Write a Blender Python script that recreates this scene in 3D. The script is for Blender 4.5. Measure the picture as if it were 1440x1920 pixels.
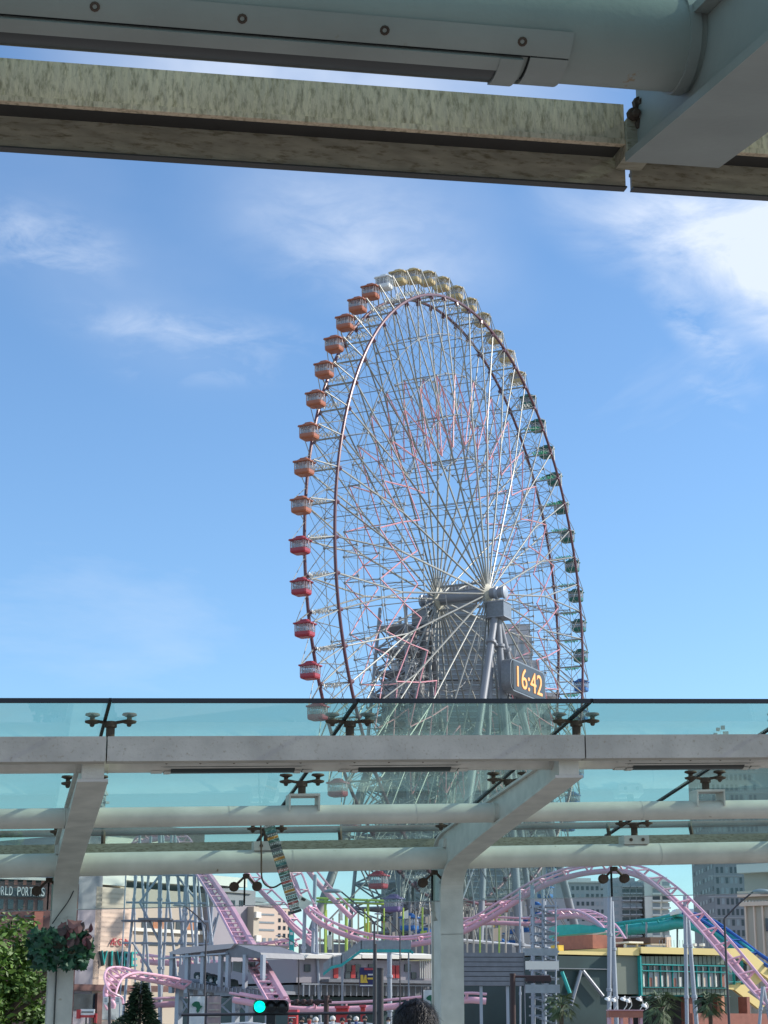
import bpy, math, random
from mathutils import Vector as V, Matrix
random.seed(7)
R = math.radians
S = bpy.context.scene
for o in list(bpy.data.objects): bpy.data.objects.remove(o)

# ------------------------------------------------------------------ camera
F = 3400.0; PITCH = 0.27308740567; ROLL = 0.00276465; EYE = 1.6
_c, _s = math.cos(PITCH), math.sin(PITCH)
_r, _u, CW = V((1, 0, 0)), V((0, -_s, _c)), V((0, _c, _s))
CR = _r*math.cos(ROLL)+_u*math.sin(ROLL); CU = _u*math.cos(ROLL)-_r*math.sin(ROLL)
cam = bpy.data.objects.new('camera', bpy.data.cameras.new('camera'))
S.collection.objects.link(cam); S.camera = cam
cam.matrix_world = Matrix.Translation((0, 0, EYE)) @ Matrix((CR, CU, -CW)).transposed().to_4x4()
cam.data.sensor_fit = 'VERTICAL'; cam.data.sensor_height = 24; cam.data.lens = F/1920*24
cam.data.clip_start = 0.1; cam.data.clip_end = 20000
S.view_settings.view_transform = 'Standard'; S.view_settings.look = 'None'
S.view_settings.gamma = 1; S.view_settings.exposure = 0.45
S.view_settings.use_curve_mapping = False

# ------------------------------------------------------------------ sun and sky
SUN_AZ, SUN_EL = R(81), R(31)
sd = bpy.data.lights.new('sun', 'SUN'); sd.energy = 3.8; sd.angle = R(0.5); sd.color = (1, .93, .84)
so = bpy.data.objects.new('sun', sd); S.collection.objects.link(so)
sdir = V((math.sin(SUN_AZ)*math.cos(SUN_EL), math.cos(SUN_AZ)*math.cos(SUN_EL), math.sin(SUN_EL)))
so.rotation_euler = sdir.to_track_quat('Z', 'Y').to_euler(); so.location = (60, 0, 80)

def ray(px, py):
    return CR*((px-720)/F) - CU*((py-960)/F) + CW

world = bpy.data.worlds.new('World'); S.world = world; world.use_nodes = True
nt = world.node_tree; nt.nodes.clear()
def N(t, **k):
    n = nt.nodes.new(t)
    for a, b in k.items(): setattr(n, a, b)
    return n
def M(op, a, b=None, clamp=False):
    n = N('ShaderNodeMath', operation=op); n.use_clamp = clamp
    for i, x in enumerate((a, b)):
        if x is None: continue
        if isinstance(x, (int, float)): n.inputs[i].default_value = x
        else: nt.links.new(x, n.inputs[i])
    return n.outputs[0]
tc = N('ShaderNodeTexCoord').outputs['Generated']
sky = N('ShaderNodeTexSky', sky_type='NISHITA'); sky.sun_disc = False
sky.sun_elevation = SUN_EL; sky.sun_rotation = SUN_AZ
sky.air_density = 1.0; sky.dust_density = 0.4; sky.ozone_density = 2.2
tint = N('ShaderNodeMix', data_type='RGBA', blend_type='MULTIPLY'); tint.inputs['Factor'].default_value = 1
nt.links.new(sky.outputs[0], tint.inputs['A']); tint.inputs['B'].default_value = (.71, .875, 1.0, 1)
def noise(scale, det, rough, rot=(0, 0, 0), sc=(1, 1, 1), dist=0.0):
    mp = N('ShaderNodeMapping'); mp.inputs['Rotation'].default_value = rot; mp.inputs['Scale'].default_value = sc
    nt.links.new(tc, mp.inputs[0])
    n = N('ShaderNodeTexNoise'); n.inputs['Scale'].default_value = scale; n.inputs['Detail'].default_value = det
    n.inputs['Roughness'].default_value = rough; n.inputs['Distortion'].default_value = dist
    nt.links.new(mp.outputs[0], n.inputs['Vector']); return n.outputs[0]
def dot(v):
    n = N('ShaderNodeVectorMath', operation='DOT_PRODUCT'); nt.links.new(tc, n.inputs[0])
    n.inputs[1].default_value = v; return n.outputs['Value']
wisp = noise(9, 8, .62, (0, .5, .3), (1, 1, 2.2), .6)
fine = noise(26, 6, .6, (.3, -.9, 0), (1, .6, 2.4), .4)
soft = noise(5, 5, .55, (.2, 0, 0), (1, 1, 1.6), .3)
def blob(x0, y0, x1, y1, wpx, gain, src, thr=.30):
    """a cloud bank between two sky directions, ragged by noise"""
    a, b = ray(x0, y0).normalized(), ray(x1, y1).normalized()
    c = ((a+b)/2).normalized(); ax = (b-a); hl = ax.length/2; ax.normalize()
    ay = c.cross(ax).normalized(); hw = wpx/F
    p = M('MULTIPLY', M('SUBTRACT', dot(ax), c.dot(ax)), 1/hl)
    q = M('MULTIPLY', M('SUBTRACT', dot(ay), c.dot(ay)), 1/hw)
    d = M('ADD', M('POWER', M('ABSOLUTE', p), 2.6), M('POWER', M('ABSOLUTE', q), 2.0))
    m = M('SUBTRACT', 1, M('MULTIPLY', d, .5), True)
    front = M('GREATER_THAN', dot(c), 0)
    m = M('MULTIPLY', M('MULTIPLY', m, m), front)
    m = M('MULTIPLY', m, M('MULTIPLY', M('SUBTRACT', src, thr, True), gain))
    return m
masks = [blob(1170, 320, 1590, 640, 105, 3.3, wisp, .30), blob(1380, 250, 1760, 540, 170, 3.2, wisp, .24),
         blob(1215, 520, 1420, 730, 40, 1.7, fine, .40), blob(1000, 330, 1300, 520, 80, 1.3, wisp, .34),
         blob(360, 340, 960, 440, 120, 1.0, soft, .24), blob(450, 400, 900, 520, 120, .9, fine, .38), blob(100, 90, 1100, 190, 120, 2.2, soft, .24),
         blob(-80, 410, 230, 490, 64, 1.5, fine, .40), blob(100, 590, 600, 645, 40, 1.1, fine, .41),
         blob(180, 680, 560, 695, 34, .9, fine, .43), blob(560, 470, 1000, 560, 90, 1.0, soft, .34),
         blob(-100, 250, 500, 700, 160, .5, soft, .35), blob(1280, 690, 1400, 790, 30, 1.0, fine, .42)]
tot = masks[0]
for m in masks[1:]: tot = M('ADD', tot, m)
gen = M('MULTIPLY', M('SUBTRACT', noise(2.2, 7, .6, (0, .4, 1.2), (1, 1, 2.5), .5), .56, True), 1.6)   # thin cirrus over the rest of the sky
away = M('MULTIPLY', M('SUBTRACT', .80, dot(CW.normalized()), True), 2.2, True)      # unseen broken cloud added outside the view as fill light
fill_cloud = M('MULTIPLY', M('SUBTRACT', noise(1.6, 8, .58, (.4, 0, .2), (1, 1, 1.8), .4), .40, True), 3.4, True)
tot = M('MINIMUM', M('ADD', M('ADD', tot, gen), M('MULTIPLY', away, fill_cloud)), .93)
cl = N('ShaderNodeMix', data_type='RGBA'); nt.links.new(tot, cl.inputs['Factor'])
nt.links.new(tint.outputs['Result'], cl.inputs['A']); cl.inputs['B'].default_value = (4.2, 4.65, 5.4, 1)
bg = N('ShaderNodeBackground'); bg.inputs['Strength'].default_value = 0.15
nt.links.new(cl.outputs['Result'], bg.inputs['Color'])
nt.links.new(bg.outputs[0], N('ShaderNodeOutputWorld').inputs[0])

# ------------------------------------------------------------------ materials
def mat(name, col, rough=.6, metal=0, var=.12, vscale=3.0, col2=None, c2amt=.5, c2scale=4, c2sharp=.08, bump=0, bscale=30, emit=None, estr=0, island=0, stretch=(1, 1, 1), coords='Object'):
    m = bpy.data.materials.new(name); m.use_nodes = True
    t = m.node_tree; b = t.nodes['Principled BSDF']
    b.inputs['Roughness'].default_value = rough; b.inputs['Metallic'].default_value = metal
    def nn(ty): return t.nodes.new(ty)
    tco = nn('ShaderNodeTexCoord'); mp = nn('ShaderNodeMapping'); mp.inputs['Scale'].default_value = stretch
    t.links.new(tco.outputs[coords], mp.inputs[0])
    ns = nn('ShaderNodeTexNoise'); ns.inputs['Scale'].default_value = vscale; ns.inputs['Detail'].default_value = 6
    t.links.new(mp.outputs[0], ns.inputs['Vector'])
    mr = nn('ShaderNodeMapRange'); mr.inputs['From Min'].default_value = .3; mr.inputs['From Max'].default_value = .7
    mr.inputs['To Min'].default_value = 1-var; mr.inputs['To Max'].default_value = 1+var
    t.links.new(ns.outputs[0], mr.inputs[0])
    mu = nn('ShaderNodeMix'); mu.data_type = 'RGBA'; mu.blend_type = 'MULTIPLY'; mu.inputs['Factor'].default_value = 1
    mu.inputs['A'].default_value = (*col, 1); t.links.new(mr.outputs[0], mu.inputs['B'])
    out = mu.outputs['Result']
    if col2:
        n2 = nn('ShaderNodeTexNoise'); n2.inputs['Scale'].default_value = c2scale; n2.inputs['Detail'].default_value = 8; n2.inputs['Roughness'].default_value = .65
        t.links.new(mp.outputs[0], n2.inputs['Vector'])
        m2 = nn('ShaderNodeMapRange'); m2.inputs['From Min'].default_value = c2amt; m2.inputs['From Max'].default_value = c2amt+c2sharp
        t.links.new(n2.outputs[0], m2.inputs[0])
        mx = nn('ShaderNodeMix'); mx.data_type = 'RGBA'; t.links.new(m2.outputs[0], mx.inputs['Factor'])
        t.links.new(out, mx.inputs['A']); mx.inputs['B'].default_value = (*col2, 1); out = mx.outputs['Result']
    if island:
        g = nn('ShaderNodeNewGeometry'); m3 = nn('ShaderNodeMapRange')
        m3.inputs['To Min'].default_value = 1-island; m3.inputs['To Max'].default_value = 1+island
        t.links.new(g.outputs['Random Per Island'], m3.inputs[0])
        mx = nn('ShaderNodeMix'); mx.data_type = 'RGBA'; mx.blend_type = 'MULTIPLY'; mx.inputs['Factor'].default_value = 1
        t.links.new(out, mx.inputs['A']); t.links.new(m3.outputs[0], mx.inputs['B']); out = mx.outputs['Result']
    t.links.new(out, b.inputs['Base Color'])
    if bump:
        nb = nn('ShaderNodeTexNoise'); nb.inputs['Scale'].default_value = bscale; nb.inputs['Detail'].default_value = 5
        t.links.new(mp.outputs[0], nb.inputs['Vector'])
        bp = nn('ShaderNodeBump'); bp.inputs['Strength'].default_value = bump; bp.inputs['Distance'].default_value = .02
        t.links.new(nb.outputs[0], bp.inputs['Height']); t.links.new(bp.outputs[0], b.inputs['Normal'])
    if emit:
        b.inputs['Emission Color'].default_value = (*emit, 1); b.inputs['Emission Strength'].default_value = estr
    return m
def glass(name, tintc, gloss=.08, rough=.02, haze=0.0, hazec=(.5, .7, .7), ior=1.4):
    m = bpy.data.materials.new(name); m.use_nodes = True; t = m.node_tree; t.nodes.clear()
    o = t.nodes.new('ShaderNodeOutputMaterial'); tr = t.nodes.new('ShaderNodeBsdfTransparent'); gl = t.nodes.new('ShaderNodeBsdfGlossy')
    tr.inputs[0].default_value = (*tintc, 1); gl.inputs['Roughness'].default_value = rough; gl.inputs[0].default_value = (.9, .95, 1, 1)
    fr = t.nodes.new('ShaderNodeFresnel'); fr.inputs[0].default_value = ior
    gm = t.nodes.new('ShaderNodeNewGeometry'); iv = t.nodes.new('ShaderNodeMath'); iv.operation = 'SUBTRACT'; iv.inputs[0].default_value = 1; t.links.new(gm.outputs['Backfacing'], iv.inputs[1])
    fm_ = t.nodes.new('ShaderNodeMath'); fm_.operation = 'MULTIPLY'; t.links.new(fr.outputs[0], fm_.inputs[0]); t.links.new(iv.outputs[0], fm_.inputs[1])
    mx = t.nodes.new('ShaderNodeMixShader'); t.links.new(fm_.outputs[0], mx.inputs[0]); t.links.new(tr.outputs[0], mx.inputs[1]); t.links.new(gl.outputs[0], mx.inputs[2])
    res = mx.outputs[0]
    if haze:
        df = t.nodes.new('ShaderNodeBsdfDiffuse'); df.inputs[0].default_value = (*hazec, 1)
        tl = t.nodes.new('ShaderNodeBsdfTranslucent'); tl.inputs[0].default_value = (*hazec, 1)
        ad = t.nodes.new('ShaderNodeMixShader'); ad.inputs[0].default_value = .6
        t.links.new(df.outputs[0], ad.inputs[1]); t.links.new(tl.outputs[0], ad.inputs[2])
        tco = t.nodes.new('ShaderNodeTexCoord'); ns = t.nodes.new('ShaderNodeTexNoise'); ns.inputs['Scale'].default_value = 2.2; ns.inputs['Detail'].default_value = 7
        t.links.new(tco.outputs['Object'], ns.inputs['Vector'])
        mr = t.nodes.new('ShaderNodeMapRange'); mr.inputs['From Min'].default_value = .3; mr.inputs['From Max'].default_value = .7
        mr.inputs['To Min'].default_value = haze*.3; mr.inputs['To Max'].default_value = haze*1.9; t.links.new(ns.outputs[0], mr.inputs[0])
        m2 = t.nodes.new('ShaderNodeMixShader'); t.links.new(mr.outputs[0], m2.inputs[0]); t.links.new(res, m2.inputs[1]); t.links.new(ad.outputs[0], m2.inputs[2]); res = m2.outputs[0]
    t.links.new(res, o.inputs[0]); return m

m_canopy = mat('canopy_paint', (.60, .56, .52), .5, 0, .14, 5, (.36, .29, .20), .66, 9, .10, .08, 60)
m_canopy_shade = mat('canopy_paint_shaded', (.27, .28, .27), .5, 0, .12, 4, (.20, .17, .12), .68, 7, .06, .05, 60)  # canopy paint darkened: backlit shade of the near canopy put into the colour
m_rusty_shade = mat('canopy_pipe_paint_shaded', (.28, .30, .285), .5, 0, .10, 3.0, (.24, .13, .045), .615, 4.2, .03, .05, 60)  # darker copy of the pipe paint, overhead shade in its base tone; rust patches
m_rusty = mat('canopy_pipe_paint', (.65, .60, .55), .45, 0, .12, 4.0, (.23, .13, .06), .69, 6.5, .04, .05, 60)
m_fascia = mat('fascia_galvanised', (.44, .39, .345), .6, 0, .16, 3.5, (.29, .23, .17), .56, 38, .18, .06, 40, stretch=(1, 1, 1))
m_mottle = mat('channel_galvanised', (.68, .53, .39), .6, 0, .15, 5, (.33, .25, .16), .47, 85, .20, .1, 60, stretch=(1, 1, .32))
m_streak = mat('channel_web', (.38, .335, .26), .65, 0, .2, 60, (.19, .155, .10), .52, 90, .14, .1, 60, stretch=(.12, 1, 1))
m_dark = mat('dark_fitting', (.045, .04, .04), .5)
m_rust = mat('rusty_steel', (.10, .065, .05), .8, .3, .3, 8)
m_brown = mat('brown_pipe', (.20, .13, .11), .5, .2, .2, 5)
m_darkedge = mat('glass_edge_dark', (.008, .014, .022), .7)
m_lens = mat('lamp_lens', (.03, .03, .032), .3)
m_gap = mat('groove_black', (.01, .01, .012), .9)
m_cglass = glass('canopy_glass', (.745, .875, .80), haze=.07, hazec=(.46, .64, .64), ior=1.3)
m_hglass = glass('screen_glass', (.86, .94, .925), haze=.04, hazec=(.5, .7, .68), ior=1.25)
m_gglass = glass('cabin_glass', (.82, .86, .88), haze=.22, hazec=(.8, .82, .84))
m_white = mat('white_steel', (.66, .66, .60), .45, .1, .12, .4)
m_grey = mat('grey_steel', (.30, .32, .35), .45, .2, .1, .4)
m_spoke = mat('spoke_steel', (.28, .285, .26), .45, .2, .12, .3)
m_lace = mat('lacing_steel', (.26, .27, .265), .5, 0, .1, .4)
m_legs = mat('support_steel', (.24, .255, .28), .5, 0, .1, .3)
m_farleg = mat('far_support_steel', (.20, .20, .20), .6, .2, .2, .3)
m_rim = mat('rim_maroon', (.13, .055, .07), .35, .1, .1, .2)
m_neon = mat('neon_pink', (.62, .27, .30), .4)
m_pink = mat('coaster_pink', (.72, .42, .50), .4, 0, .07, .5)
m_pinkdk = mat('coaster_pink_tube', (.60, .35, .41), .45, 0, .08, .5)
m_teal = mat('teal_paint', (.03, .38, .36), .45)
m_blue = mat('blue_paint', (.02, .10, .35), .4)
m_column = mat('column_grey', (.33, .37, .42), .45, .2, .08, .5)
m_clockcase = mat('clock_case', (.20, .22, .24), .4, .4)
m_clockface = mat('clock_face', (.035, .035, .035), .35)
m_digits = mat('clock_digits', (.4, .2, .05), .5, emit=(1, .43, .15), estr=.8)
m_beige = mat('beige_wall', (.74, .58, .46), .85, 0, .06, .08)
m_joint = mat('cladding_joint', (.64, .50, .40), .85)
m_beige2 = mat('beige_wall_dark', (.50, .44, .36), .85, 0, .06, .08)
m_offwhite = mat('offwhite_wall', (.78, .76, .68), .8, 0, .06, .08)
m_greypanel = mat('grey_panel', (.32, .30, .33), .7, 0, .06, .1)
m_brick = mat('brick_wall', (.17, .09, .08), .85, 0, .15, .5, (.11, .065, .06), .5, .6, .1)
m_terra = mat('terracotta', (.35, .14, .10), .8)
m_bandgrey = mat('sign_band', (.07, .08, .09), .6)
m_win = mat('window_glass', (.035, .05, .065), .12)
m_winlt = mat('window_blind', (.28, .32, .34), .3)
m_winor = mat('window_orange', (.40, .17, .08), .4)
m_tower = mat('tower_wall', (.36, .37, .38), .7, 0, .05, .03)
m_land = mat('landmark_wall', (.46, .44, .44), .6, 0, .04, .02)
m_landdk = mat('dark_tower_wall', (.19, .19, .195), .4, 0, .1, .03)
m_yellow = mat('yellow_wall', (.80, .64, .27), .8, 0, .06, .2)
m_olive = mat('olive_panel', (.17, .20, .16), .6, 0, .1, .3)
m_dkgreen = mat('dark_green_panel', (.02, .05, .05), .5, 0, .2, .5)
m_slat = mat('slat_grey', (.17, .18, .20), .5)
m_red = mat('red_paint', (.45, .04, .04), .5)
m_signred = mat('sign_red', (.50, .06, .08), .5)
m_signteal = mat('sign_teal', (.01, .36, .33), .4)
m_signwhite = mat('sign_white', (.75, .75, .72), .5)
m_lettershadow = mat('sign_letter_shadow', (.05, .10, .10), .5)
m_green = mat('emblem_green', (.01, .13, .06), .5)
m_golden = mat('sign_yellow', (.75, .50, .06), .5)
m_pole = mat('dark_pole', (.045, .04, .045), .45)
m_polebrown = mat('brown_pole', (.055, .025, .022), .5)
m_black = mat('black_housing', (.012, .012, .014), .4)
m_ggreen = mat('signal_green', (.0, .5, .35), .3, emit=(0.0, 1, .62), estr=1.6)
m_hair = mat('black_hair', (.008, .006, .006), .45, 0, .3, 60, bump=.5, bscale=120)
m_skin = mat('skin', (.55, .33, .23), .6)
m_leaf = mat('tree_leaf', (.085, .16, .022), .55, 0, .3, .9, island=.4)
m_conif = mat('conifer_leaf', (.018, .045, .018), .6, 0, .3, 1.2, island=.5)
m_palm = mat('palm_leaf', (.07, .11, .045), .6, 0, .3, 1, island=.4)
m_ivy = mat('ivy_leaf', (.010, .055, .026), .45, 0, .3, 9, island=.4)
m_calad = mat('caladium_leaf', (.20, .055, .07), .45, 0, .25, 12, (.07, .03, .035), .52, 20, .1)
m_bark = mat('bark', (.10, .07, .05), .9, 0, .3, 5)
m_soil = mat('basket_liner', (.035, .03, .02), .95)
m_asphalt = mat('asphalt', (.05, .05, .05), .9, 0, .15, .6)
m_plaza = mat('paving_stone', (.25, .235, .21), .85, 0, .12, .8)
m_carwhite = mat('car_paint_white', (.75, .75, .76), .25)
m_tyre = mat('tyre', (.02, .02, .02), .8)
m_seat = mat('cabin_interior', (.38, .36, .38), .7)

# ------------------------------------------------------------------ mesh helpers
COL = S.collection
class MB:
    def __init__(s): s.v = []; s.f = []
    def add(s, vs, fs):
        n = len(s.v); s.v += [V(x) for x in vs]; s.f += [tuple(i+n for i in f) for f in fs]; return s
    def box(s, c, sz, X=V((1, 0, 0)), Y=V((0, 1, 0)), Z=V((0, 0, 1))):
        c = V(c); a, b, d = X*sz[0]/2, Y*sz[1]/2, Z*sz[2]/2
        vs = [c+a*i+b*j+d*k for k in (-1, 1) for j in (-1, 1) for i in (-1, 1)]
        return s.add(vs, [(0, 2, 3, 1), (4, 5, 7, 6), (0, 1, 5, 4), (2, 6, 7, 3), (0, 4, 6, 2), (1, 3, 7, 5)])
    def frustum(s, c, a, b, h, X=V((1, 0, 0)), Y=V((0, 1, 0)), Z=V((0, 0, 1))):
        """a = bottom size, b = top size, c = bottom centre"""
        c = V(c); vs = []
        for sz, z in ((a, 0), (b, h)):
            for j in (-1, 1):
                for i in (-1, 1): vs.append(c+X*i*sz[0]/2+Y*j*sz[1]/2+Z*z)
        return s.add(vs, [(0, 2, 3, 1), (4, 5, 7, 6), (0, 1, 5, 4), (2, 6, 7, 3), (0, 4, 6, 2), (1, 3, 7, 5)])
    def tube(s, p, q, r, n=6, r2=None, caps=True):
        p, q = V(p), V(q); d = (q-p)
        if d.length < 1e-6: return s
        d.normalize(); a = d.cross(V((0, 0, 1)))
        if a.length < 1e-3: a = V((1, 0, 0))
        a.normalize(); b = d.cross(a); r2 = r if r2 is None else r2; vs = []
        for c, rr in ((p, r), (q, r2)):
            for i in range(n):
                t = 2*math.pi*i/n; vs.append(c+(a*math.cos(t)+b*math.sin(t))*rr)
        fs = [(i, (i+1) % n, (i+1) % n+n, i+n) for i in range(n)]
        if caps: fs += [tuple(range(n))[::-1], tuple(range(n, 2*n))]
        return s.add(vs, fs)
    def path(s, pts, r, n=8, closed=False):
        pts = [V(p) for p in pts]; m = len(pts); rings = []; up = V((0, 0, 1)); a = None
        for i, p in enumerate(pts):
            d = (pts[(i+1) % m]-pts[i-1]) if closed or 0 < i < m-1 else (pts[min(i+1, m-1)]-pts[max(i-1, 0)])
            d.normalize()
            if a is None:
                a = d.cross(up)
                if a.length < .05: a = d.cross(V((1, 0, 0)))
            a = (a-d*a.dot(d)).normalized(); b = d.cross(a)
            rings.append([p+(a*math.cos(2*math.pi*k/n)+b*math.sin(2*math.pi*k/n))*r for k in range(n)])
        vs = [x for rg in rings for x in rg]; fs = []
        for i in range(m if closed else m-1):
            for k in range(n):
                j = (i+1) % m; fs.append((i*n+k, i*n+(k+1) % n, j*n+(k+1) % n, j*n+k))
        if not closed: fs += [tuple(range(n))[::-1], tuple(range((m-1)*n, m*n))]
        return s.add(vs, fs)
    def prism(s, poly, d):
        """poly: ring of points; d: extrusion vector"""
        n = len(poly); vs = [V(p) for p in poly]+[V(p)+V(d) for p in poly]
        return s.add(vs, [tuple(range(n))[::-1], tuple(range(n, 2*n))]+[(i, (i+1) % n, (i+1) % n+n, i+n) for i in range(n)])
    def quad(s, a, b, c, d): return s.add([a, b, c, d], [(0, 1, 2, 3)])
    def lathe(s, c, prof, n=10, Z=V((0, 0, 1))):
        Z = Z.normalized(); a = Z.cross(V((0, 1, 0.01)))
        if a.length < .01: a = V((1, 0, 0))
        a.normalize(); b = Z.cross(a); c = V(c); vs = []
        for r, z in prof:
            for i in range(n):
                t = 2*math.pi*i/n; vs.append(c+Z*z+(a*math.cos(t)+b*math.sin(t))*r)
        m = len(prof)
        fs = [(j*n+i, j*n+(i+1) % n, (j+1)*n+(i+1) % n, (j+1)*n+i) for j in range(m-1) for i in range(n)]
        return s.add(vs, fs+[tuple(range(n))[::-1], tuple(range((m-1)*n, m*n))])
    def mesh(s, name, off=V((0, 0, 0)), smooth=None):
        me = bpy.data.meshes.new(name); me.from_pydata([tuple(v-off) for v in s.v], [], s.f); me.update()
        if smooth is not None:
            me.shade_smooth()
            try: me.set_sharp_from_angle(angle=R(smooth))
            except Exception: pass
        return me
    def build(s, name, m, parent=None, kind=None, label=None, smooth=None, origin=None):
        off = V((0, 0, 0)); p = parent
        while p is not None: off += p.location; p = p.parent
        if origin is None: loc = V((0, 0, 0))
        else: loc = V(origin)-off; off = V(origin)
        me = s.mesh(name, off, smooth); ms = m if isinstance(m, (list, tuple)) else [m]
        for x in ms: me.materials.append(x)
        o = bpy.data.objects.new(name, me); COL.objects.link(o); o.location = loc
        if parent: o.parent = parent
        if kind: o['kind'] = kind
        if label: o['label'] = label
        return o
def inst(name, me, parent, loc, mtx=None):
    """another piece sharing mesh data; loc in world"""
    o = bpy.data.objects.new(name, me); COL.objects.link(o); o.parent = parent
    off = V((0, 0, 0)); p = parent
    while p is not None: off += p.location; p = p.parent
    o.matrix_local = Matrix.Translation(V(loc)-off) @ (mtx.to_4x4() if mtx else Matrix.Identity(4))
    return o
def tag(o, label=None, cat=None, group=None, kind=None):
    if label: o['label'] = label
    if cat: o['category'] = cat
    if group: o['group'] = group
    if kind: o['kind'] = kind
    return o
def thing(name, label, cat, loc=(0, 0, 0), group=None):
    o = bpy.data.objects.new(name, None); COL.objects.link(o); o.location = loc; o.empty_display_size = .3
    return tag(o, label, cat, group)
def P(px, py, Y):
    d = ray(px, py); return V((0, 0, EYE))+d*(Y/d.y)
def atplane(px, py, n, c):
    d = ray(px, py); o = V((0, 0, EYE)); return o+d*((c-o.dot(n))/d.dot(n))
UPZ = V((0, 0, 1))
def catmull(pts, n):
    pts = [V(p) for p in pts]; q = [pts[0]*2-pts[1]]+pts+[pts[-1]*2-pts[-2]]; out = []
    for i in range(1, len(q)-2):
        for k in range(n):
            t = k/n; a, b, c, d = q[i-1:i+3]
            out.append(.5*((2*b)+(c-a)*t+(2*a-5*b+4*c-d)*t*t+(3*b-a-3*c+d)*t**3))
    out.append(pts[-1]); return out
def text_mesh(txt, height, depth, name, stretch=1.0, font_shear=0):
    cu = bpy.data.curves.new(name, 'FONT'); cu.body = txt; cu.size = 1; cu.extrude = .5; cu.align_x = 'CENTER'; cu.align_y = 'CENTER'; cu.shear = font_shear
    ob = bpy.data.objects.new('tmp', cu); COL.objects.link(ob)
    dg = bpy.context.evaluated_depsgraph_get(); me = bpy.data.meshes.new_from_object(ob.evaluated_get(dg)); bpy.data.objects.remove(ob)
    zs = [v.co.y for v in me.vertices]; xs = [v.co.x for v in me.vertices]
    h = max(zs)-min(zs); cz = (max(zs)+min(zs))/2; cx = (max(xs)+min(xs))/2; k = height/h
    for v in me.vertices:
        x, y, z = v.co; v.co = ((x-cx)*k*stretch, -z*depth, (y-cz)*k)   # upright, faces -Y
    me.name = name; return me
def text_obj(txt, height, depth, name, m, parent, center, X=V((1, 0, 0)), stretch=1.0, bold=0, width=None):
    me = text_mesh(txt, height, depth, name, stretch)
    if width:
        w = max(v.co.x for v in me.vertices)-min(v.co.x for v in me.vertices)
        for v in me.vertices: v.co.x *= width/w
    me.materials.append(m); Y = UPZ.cross(X)
    return inst(name, me, parent, center, Matrix((X, Y, UPZ)).transposed())

# ------------------------------------------------------------------ the setting: ground
def sheet(name, x0, x1, y0, y1, z, th, m):
    b = MB(); b.box(((x0+x1)/2, (y0+y1)/2, z-th/2), (x1-x0, y1-y0, th)); return b.build(name, m, kind='structure')
g = MB(); g.quad((-9000, -3000, -3.05), (9000, -3000, -3.05), (9000, 12000, -3.05), (-9000, 12000, -3.05)); g.build('ground', m_plaza, kind='structure')
sheet('road', -200, 200, 25.2, 61.8, -3.0, .03, m_asphalt)
sheet('pavement', -120, 120, -30, 24, 0, 3.04, m_plaza)
sheet('plaza', -600, 600, 64, 700, 0, 3.04, m_plaza)
for i in range(-18, 19):
    b = MB(); b.box((i*6, 43, -2.98), (3, .15, .008)); b.build('road_marking', m_signwhite, kind='structure')

# ------------------------------------------------------------------ walkway canopies (frame: l along, d away, z up; the walk climbs 4 % along l)
AC = R(12.2); GR = .038
LL = V((math.cos(AC), math.sin(AC), 0)); DD = V((-math.sin(AC), math.cos(AC), 0)); LG = V((LL.x, LL.y, GR))
def C(l, d, z): return LL*l+DD*d+V((0, 0, z+GR*l))
def canopy_atd(px, py, d):
    q = ray(px, py); p = q*(d/q.dot(DD)); l = p.dot(LL); return l, p.z+EYE-GR*l
LN = LG.normalized()
SP = 3.8504
def cbox(b, l0, l1, d0, d1, z0, z1):
    vs = [C(l, d, z) for z in (z0, z1) for d in (d0, d1) for l in (l0, l1)]
    return b.add(vs, [(0, 2, 3, 1), (4, 5, 7, 6), (0, 1, 5, 4), (2, 6, 7, 3), (0, 4, 6, 2), (1, 3, 7, 5)])
def arm_profile(dt, sgn):
    """bottom line of the arm from its tip to the post: (d, z), tip at dt, post in the direction sgn"""
    return [(dt, 3.335), (dt+sgn*.8, 3.245), (dt+sgn*2.3, 3.095), (dt+sgn*3.45, 2.955), (dt+sgn*3.7, 2.895), (dt+sgn*3.86, 2.77), (dt+sgn*3.90, 2.60), (dt+sgn*3.90, 2.25)]
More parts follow.
